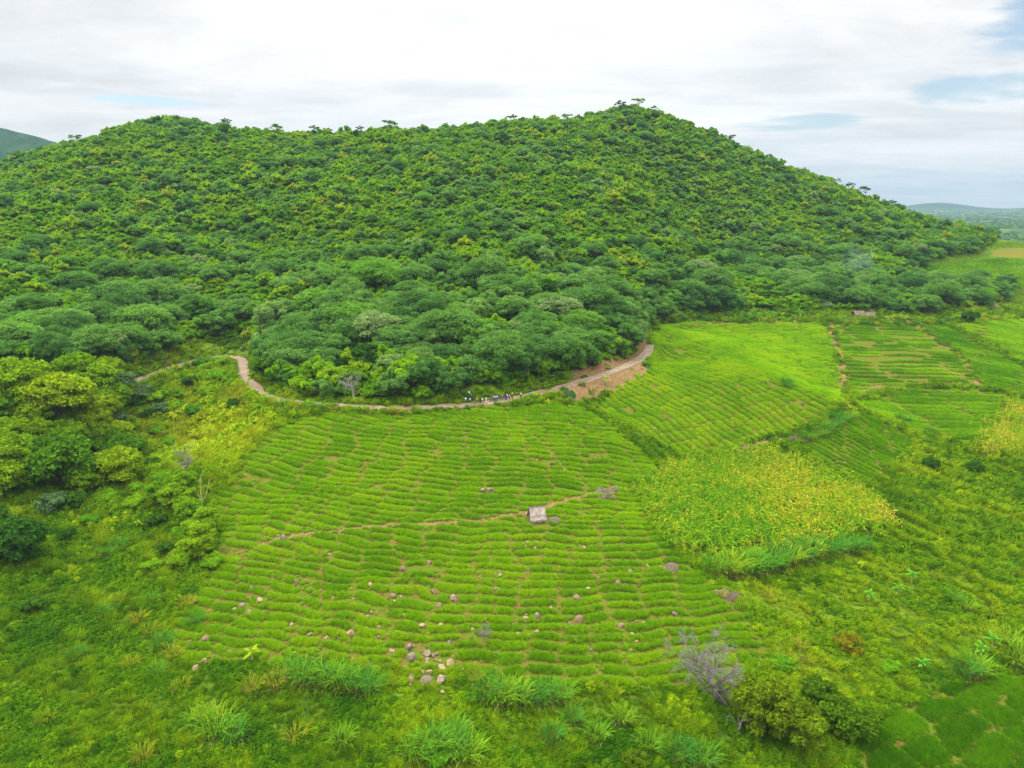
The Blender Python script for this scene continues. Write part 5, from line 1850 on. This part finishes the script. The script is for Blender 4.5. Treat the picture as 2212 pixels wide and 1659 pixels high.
g = HUT.copy()
gable_hut(g, R(14), 2.95, 2.5, 0.75, 2.75, THATCH, "small thatched field shelter with pale straw roof on the rice terrace", 0.6, 1.02, seed=3)
g = ground_at(1853, 686)
gable_hut(g, R(4), 5.4, 4.0, 1.7, 3.5, THATCH_D, "long thatched hut with pale roof at the wood's edge above the thin-row plot", 1.5, 1.0, seed=5)
g = ground_at(1879, 688)
gable_hut(g, R(-20), 4.0, 3.2, 1.4, 3.3, THATCH_D, "darker thatched hut standing against the long pale one on its right", 1.3, 1.0, seed=6)


def round_hut(loc, label):
    r = np.random.default_rng(9)
    e = empty("round_hut", loc)
    V, F = tube([[0, 0, -0.4], [0, 0, 1.6]], [1.7, 1.7], 20)
    link("mud_wall", mesh_from("mud_wall", V, F, [MUDWALL], True), e)
    prof = np.array([[2.35, 1.35], [1.9, 1.75], [1.2, 2.45], [0.5, 3.05], [0.04, 3.45]])
    P = np.c_[np.zeros(5), np.zeros(5), prof[:, 1]]
    V, F = tube(P, prof[:, 0], 26)
    V = V + r.normal(0, 0.04, V.shape)
    link("roof", mesh_from("roof", V, F, [THATCH_D], False), e)
    tag(e, label, 'hut')


round_hut(ground_at(2150, 668), "small round hut with conical thatched roof among bushes at the right")


# ------------------------------------------------------------------ a pale building far out on the plain
def far_house(sx, sy, L, label):
    g = ground_at(sx, sy)
    e = empty("white_building", g, R(12))
    W, H, RH = L * 0.42, 3.6, 2.2
    bm = bmesh.new()
    bmesh.ops.create_cube(bm, size=1, matrix=Matrix.Translation((0, 0, H / 2 - 0.5)) @ Matrix.Diagonal((L, W, H + 1, 1)))
    me = bpy.data.meshes.new("wall")
    bm.to_mesh(me)
    bm.free()
    me.materials.append(plain_mat("whitewash", (0.62, 0.60, 0.56, 1), 0.8, (0.5, 0.48, 0.44, 1)))
    link("wall", me, e)
    o = 0.8
    V = [(-L / 2 - o, -W / 2 - o, H), (L / 2 + o, -W / 2 - o, H), (L / 2 + o, W / 2 + o, H), (-L / 2 - o, W / 2 + o, H), (-L / 2 - o, 0, H + RH), (L / 2 + o, 0, H + RH)]
    F = [(0, 1, 5, 4), (2, 3, 4, 5), (0, 4, 3), (1, 2, 5), (0, 3, 2, 1)]
    link("roof", mesh_from("roof", V, F, [plain_mat("sheet_metal_roof", (0.55, 0.56, 0.58, 1), 0.5, (0.45, 0.45, 0.46, 1))]), e)
    for k in range(4):
        x0 = -L / 2 + L * (0.14 + 0.24 * k)
        V = [(x0, -W / 2 - 0.02, 1.0), (x0 + 1.6, -W / 2 - 0.02, 1.0), (x0 + 1.6, -W / 2 - 0.02, 2.6), (x0, -W / 2 - 0.02, 2.6),
             (x0, -W / 2 + 0.1, 1.0), (x0 + 1.6, -W / 2 + 0.1, 1.0), (x0 + 1.6, -W / 2 + 0.1, 2.6), (x0, -W / 2 + 0.1, 2.6)]
        link("window", mesh_from("window", V, [(0, 1, 2, 3), (4, 7, 6, 5), (0, 4, 5, 1), (1, 5, 6, 2), (2, 6, 7, 3), (3, 7, 4, 0)], [plain_mat("dark_opening", (0.04, 0.045, 0.05, 1), 0.3)]), e)
    tag(e, label, 'building')


far_house(2157, 474, 26, "long white building far out on the hazy plain")
far_house(2194, 473, 12, "smaller white building right of the long one on the far plain")


# ------------------------------------------------------------------ people
def skin_mesh(name, J, E, mat, sub=1, root=0):
    """J: list of (xyz, radius); one continuous surface grown along the edges E"""
    me = bpy.data.meshes.new(name)
    me.from_pydata([j[0] for j in J], E, [])
    o = bpy.data.objects.new(name, me)
    COL.objects.link(o)
    md = o.modifiers.new("skin", 'SKIN')
    sv = me.skin_vertices[0].data
    for i, j in enumerate(J):
        rr = j[1] if not np.isscalar(j[1]) else (j[1], j[1])
        sv[i].radius = rr
        sv[i].use_root = (i == root)
    if sub:
        s_ = o.modifiers.new("sub", 'SUBSURF')
        s_.levels = s_.render_levels = sub
    dg = bpy.context.evaluated_depsgraph_get()
    out = bpy.data.meshes.new_from_object(o.evaluated_get(dg))
    out.name = name
    bpy.data.objects.remove(o)
    out.materials.clear()
    out.materials.append(mat)
    out.polygons.foreach_set('use_smooth', np.ones(len(out.polygons), bool))
    return out


def tint_mat(name, rough=0.85):
    m, n = material(name)
    c = n.n('ShaderNodeObjectInfo').outputs['Color']
    f = n.noise(n.n('ShaderNodeTexCoord').outputs['Object'], 9, 3)
    c2 = n.mix(n.maprange(f, 0.3, 0.7, 0, 0.18), c, (0, 0, 0, 1))
    b = n.n('ShaderNodeBsdfPrincipled', ins={'Base Color': c2, 'Roughness': rough})
    return surface(m, n, b.outputs[0])


CLOTH = tint_mat("cloth")
SKINM = plain_mat("brown_skin", (0.085, 0.045, 0.027, 1), 0.6, (0.075, 0.038, 0.022, 1), 6)
HAIRM = plain_mat("black_hair", (0.012, 0.010, 0.009, 1), 0.8)


def figure(pose):
    """body, shirt, trousers, skirt and hair meshes for one pose (1.7 m tall, facing -Y)"""
    L, Rr = pose
    J, E = [], []

    def add(p, r_, frm=None):
        J.append((tuple(p), r_))
        if frm is not None:
            E.append((frm, len(J) - 1))
        return len(J) - 1
    pel = add((0, 0, 0.92), (0.14, 0.11))
    wai = add((0, 0, 1.07), (0.125, 0.095), pel)
    che = add((0, 0.005, 1.27), (0.15, 0.11), wai)
    nkb = add((0, 0.01, 1.43), (0.07, 0.065), che)
    nk = add((0, 0.0, 1.49), (0.05, 0.052), nkb)
    jaw = add((0, -0.012, 1.55), (0.066, 0.075), nk)
    hd = add((0, -0.005, 1.63), (0.078, 0.09), jaw)
    add((0, 0, 1.69), (0.055, 0.065), hd)
    nose = add((0, -0.098, 1.605), 0.012, jaw)
    for sg, A in ((-1, L), (1, Rr)):
        sh = add((sg * 0.17, 0.01, 1.40), (0.062, 0.06), nkb)
        el = add(A['el'], (0.042, 0.042), sh)
        wr = add(A['wr'], (0.027, 0.027), el)
        d = np.array(A['wr']) - np.array(A['el'])
        d = d / np.linalg.norm(d)
        s_ = np.array([0, 1.0, 0]) - d * d[1]
        s_ = s_ / np.linalg.norm(s_)
        n_ = np.cross(d, s_)
        pm = add(np.array(A['wr']) + d * 0.075, (0.020, 0.038), wr)
        for q, (o_, ln) in enumerate(((-0.03, 0.066), (-0.01, 0.078), (0.01, 0.072), (0.03, 0.056))):
            k1 = add(np.array(A['wr']) + d * 0.10 + s_ * o_, 0.009, pm)
            k2 = add(np.array(A['wr']) + d * (0.10 + ln * 0.55) + s_ * o_ * 1.1 + n_ * sg * -0.006, 0.0085, k1)
            add(np.array(A['wr']) + d * (0.10 + ln) + s_ * o_ * 1.1 + n_ * sg * -0.02, 0.007, k2)
        t1 = add(np.array(A['wr']) + d * 0.045 - s_ * 0.045, 0.011, wr)
        add(np.array(A['wr']) + d * 0.085 - s_ * 0.062, 0.009, t1)
        hp = add((sg * 0.09, 0, 0.86), (0.095, 0.095), pel)
        kn = add(A['kn'], (0.06, 0.062), hp)
        an = add(A['an'], (0.038, 0.042), kn)
        add((A['an'][0], A['an'][1] - 0.15, 0.025), (0.036, 0.024), an)
    body = skin_mesh("person", J, E, SKINM)
    sj, se = [((0, 0, 0.90), (0.175, 0.14)), ((0, 0, 1.08), (0.155, 0.122)), ((0, 0.005, 1.27), (0.178, 0.135)), ((0, 0.01, 1.42), (0.09, 0.085))], [(0, 1), (1, 2), (2, 3)]
    for sg, A in ((-1, L), (1, Rr)):
        sj.append(((sg * 0.175, 0.01, 1.40), (0.083, 0.08)))
        se.append((3, len(sj) - 1))
        m_ = np.array([sg * 0.17, 0.01, 1.40]) * 0.3 + np.array(A['el']) * 0.7
        sj.append((tuple(m_), (0.064, 0.064)))
        se.append((len(sj) - 2, len(sj) - 1))
    shirt = skin_mesh("shirt", sj, se, CLOTH)
    tj, te = [((0, 0, 0.95), (0.155, 0.125))], []
    for sg, A in ((-1, L), (1, Rr)):
        a = len(tj)
        tj += [((sg * 0.092, 0, 0.84), (0.112, 0.112)), (A['kn'], (0.08, 0.082)), ((A['an'][0], A['an'][1], A['an'][2] + 0.02), (0.062, 0.068))]
        te += [(0, a), (a, a + 1), (a + 1, a + 2)]
    trousers = skin_mesh("trousers", tj, te, CLOTH)
    V, F = tube([[0, 0, 1.02], [0, 0, 0.85], [0, -0.01, 0.55], [0, -0.02, 0.28]], [0.165, 0.20, 0.225, 0.25], 18)
    skirt = mesh_from("skirt", V, F, [CLOTH], True)
    bm = bmesh.new()
    bmesh.ops.create_uvsphere(bm, u_segments=16, v_segments=10, radius=1.0)
    for v in list(bm.verts):
        if v.co.z < -0.15 and v.co.y < 0.35:
            bm.verts.remove(v)
    for v in bm.verts:
        v.co = Vector((v.co.x * 0.088, v.co.y * 0.10 + 0.012, v.co.z * 0.088 + 1.645))
    hair = bpy.data.meshes.new("hair")
    bm.to_mesh(hair)
    bm.free()
    hair.materials.append(HAIRM)
    V, F = tube([[0, 0.0, 1.66], [0, 0.0, 1.672], [0, 0, 1.68], [0, 0, 1.745], [0, 0, 1.765]], [0.17, 0.165, 0.10, 0.085, 0.01], 18)
    hat = mesh_from("hat", V, F, [CLOTH], True)
    V, F = joined([tube([[0.0, 0.0, 0], [0, 0, 0.01]], [0.01, 0.01], 3)])
    return dict(body=body, shirt=shirt, trousers=trousers, skirt=skirt, hair=hair, hat=hat)


def arm(sg, el, wr, kn, an):
    return dict(el=(sg * el[0], el[1], el[2]), wr=(sg * wr[0], wr[1], wr[2]), kn=(sg * kn[0], kn[1], kn[2]), an=(sg * an[0], an[1], an[2]))


DOWN = ((0.235, 0.03, 1.13), (0.25, -0.03, 0.90))
HIP = ((0.36, 0.06, 1.17), (0.19, -0.09, 1.02))
FRONT = ((0.23, -0.02, 1.15), (0.12, -0.26, 1.13))
ST = ((0.10, -0.012, 0.47), (0.105, 0.01, 0.075))
FW = ((0.095, -0.16, 0.49), (0.095, -0.20, 0.08))
BK = ((0.095, 0.05, 0.47), (0.095, 0.26, 0.12))
FIG = [figure((arm(-1, *DOWN, *ST), arm(1, *DOWN, *ST))), figure((arm(-1, *HIP, *ST), arm(1, *DOWN, *ST))), figure((arm(-1, *FRONT, *ST), arm(1, *FRONT, *ST))), figure((arm(-1, *DOWN, *FW), arm(1, *DOWN, *BK)))]

WHITE, CREAM, NAVY, BLACK, SKYB, BROWN, GOLD, PINK, TEAL, GREY, DENIM, GREEN, LILAC = ((0.75, 0.76, 0.78), (0.62, 0.55, 0.42), (0.02, 0.03, 0.085), (0.012, 0.012, 0.014), (0.30, 0.47, 0.72), (0.14, 0.075, 0.04),
                                                                                    (0.55, 0.30, 0.03), (0.62, 0.30, 0.36), (0.08, 0.50, 0.52), (0.22, 0.23, 0.25), (0.06, 0.10, 0.20), (0.06, 0.17, 0.05), (0.50, 0.48, 0.72))


def person(x, y, fig, rz, top, low, label, skirt=False, hat=None, group="people gathered on the path", s=1.0, along=None):
    f = FIG[fig]
    g = ground_at(x, y) if along is None else along
    o = link("person", f['body'], None, g)
    o.rotation_euler = (0, 0, rz)
    o.scale = (s, s, s)
    a = link("shirt", f['shirt'], o)
    a.color = (*top, 1)
    if skirt:
        b = link("skirt", f['skirt'], o)
    else:
        b = link("trousers", f['trousers'], o)
    b.color = (*low, 1)
    link("hair", f['hair'], o)
    if hat:
        h = link("hat", f['hat'], o)
        h.color = (*hat, 1)
    tag(o, label, 'person', group)
    return o


def z1(zx, zy):
    return (1120 + zx * .14467) / 1.1573, (950 + zy * .14467) / 1.1573


PEOPLE = [
    (215, 268, 0, 0.2, BLACK, BLACK, "person all in black standing under the trees above the path, leftmost of the group", 0, None),
    (368, 292, 1, 0.5, WHITE, NAVY, "person in white shirt and dark trousers on the slope behind the path", 0, None),
    (397, 284, 0, -0.4, NAVY, CREAM, "person in navy top and tan trousers just behind the white shirt on the slope", 0, None),
    (682, 284, 2, 0.0, BLACK, BLACK, "person in black at the foot of the trees behind the crowd", 0, None),
    (304, 402, 0, 2.9, WHITE, GREY, "person in white top at the crowd's left end on the path", 0, None),
    (380, 412, 1, 3.3, SKYB, NAVY, "person in pale blue shirt, second from the crowd's left end", 0, None),
    (449, 420, 2, 0.4, NAVY, BROWN, "person in dark top and brown skirt near the crowd's left end", 1, None),
    (497, 410, 0, -0.5, GOLD, BROWN, "person in golden yellow dress in the crowd", 1, None),
    (557, 428, 1, 3.0, BLACK, BLACK, "person in black shirt and trousers in front of the crowd's left half", 0, None),
    (594, 414, 3, 1.0, WHITE, BROWN, "person in white shirt and brown trousers in the crowd", 0, None),
    (662, 402, 0, 0.2, CREAM, PINK, "person in cream top and pinkish skirt in the crowd", 1, None),
    (740, 388, 2, 3.1, DENIM, NAVY, "person in dark blue top and trousers mid crowd", 0, None),
    (792, 372, 0, 0.3, PINK, NAVY, "person in pink top mid crowd", 1, None),
    (818, 374, 1, 2.8, LILAC, NAVY, "person in lilac white shirt beside the pink top", 0, None),
    (853, 370, 0, 0.6, SKYB, BLACK, "person in light blue shirt and black trousers mid crowd", 0, None),
    (900, 362, 2, -0.3, NAVY, DENIM, "person in navy shirt and jeans right of the light blue shirt", 0, None),
    (940, 356, 0, 3.4, GREY, BROWN, "person in grey shirt in the crowd's right half", 0, None),
    (1000, 352, 1, 0.1, NAVY, NAVY, "person in navy dress in the crowd's right half", 1, None),
    (1022, 340, 0, 0.9, WHITE, GREY, "person in white shirt half hidden behind the navy dress", 0, None),
    (1064, 346, 3, 1.4, SKYB, NAVY, "person in pale blue shirt stepping at the crowd's right end", 0, None),
    (1110, 342, 2, -0.7, BROWN, BLACK, "person in brown top and white cap at the crowd's right end", 0, WHITE),
    (1262, 316, 0, 0.4, LILAC, BLACK, "person in lilac shirt and black trousers apart from the crowd on the path", 0, None),
    (1420, 316, 1, 3.2, TEAL, TEAL, "person in turquoise clothes alone at the path's edge right of the crowd", 0, None),
]
for zx, zy, fig, rz, top, low, lb, sk, hat in PEOPLE:
    person(*z1(zx, zy), fig, rz, top, low, lb, bool(sk), hat, s=1.14)
for zx, zy, fig, rz, top, low, lb in [(898, 575, 2, 0.3, BROWN, NAVY, "person in brown top carrying on across the grassy clearing, left one"), (1315, 492, 3, 1.2, GREEN, GREY, "person in green top walking at the clearing's back"),
                                      (1462, 548, 0, 2.9, SKYB, NAVY, "person in pale blue top and dark trousers in the clearing above the path bend")]:
    person((340 + zx * .18083) / 1.1573, (780 + zy * .18083) / 1.1573, fig, rz, top, low, lb, False, None, "people in the grassy clearing", s=1.1)

# ------------------------------------------------------------------ the air
def build_haze():
    x, y0, y1, z0, z1 = 16500, -120, 11800, -60, 400
    V = [(-x, y0, z0), (x, y0, z0), (x, y1, z0), (-x, y1, z0), (-x, y0, z1), (x, y0, z1), (x, y1, z1), (-x, y1, z1)]
    F = [(0, 3, 2, 1), (4, 5, 6, 7), (0, 1, 5, 4), (1, 2, 6, 5), (2, 3, 7, 6), (3, 0, 4, 7)]
    m, n = material("pale_air")
    v = n.n('ShaderNodeVolumePrincipled')
    v.inputs['Color'].default_value = (0.30, 0.43, 0.54, 1)
    v.inputs['Density'].default_value = HAZE_DENSITY
    v.inputs['Anisotropy'].default_value = 0.1
    n.n('ShaderNodeOutputMaterial', ins={'Volume': v.outputs[0]})
    tag(link("haze", mesh_from("haze", V, F, [m])), "pale blue haze over the far plain", kind='stuff')


HAZE_DENSITY = 0.00010
build_haze()


def build_smoke():
    g = ground_at(1850, 615)
    r = np.random.default_rng(3)
    bm = bmesh.new()
    bmesh.ops.create_icosphere(bm, subdivisions=4, radius=1.0)
    for v in bm.verts:
        p = v.co.copy()
        k = 1 + 0.22 * math.sin(p.x * 4 + 1) * math.sin(p.z * 5) + 0.15 * math.sin(p.y * 6 + p.z * 3)
        v.co = Vector((p.x * 9 * k * (1 + 0.35 * p.z), p.y * 7 * k, p.z * 11 * k))
    me = bpy.data.meshes.new("smoke")
    bm.to_mesh(me)
    bm.free()
    m, n = material("thin_smoke")
    v = n.n('ShaderNodeVolumePrincipled')
    v.inputs['Color'].default_value = (0.30, 0.42, 0.52, 1)
    v.inputs['Density'].default_value = 0.011
    n.n('ShaderNodeOutputMaterial', ins={'Volume': v.outputs[0]})
    me.materials.append(m)
    tag(link("smoke", me, None, g + Vector((0, 0, 13))), "thin blue smoke rising from the trees by the homestead", kind='stuff')


build_smoke()
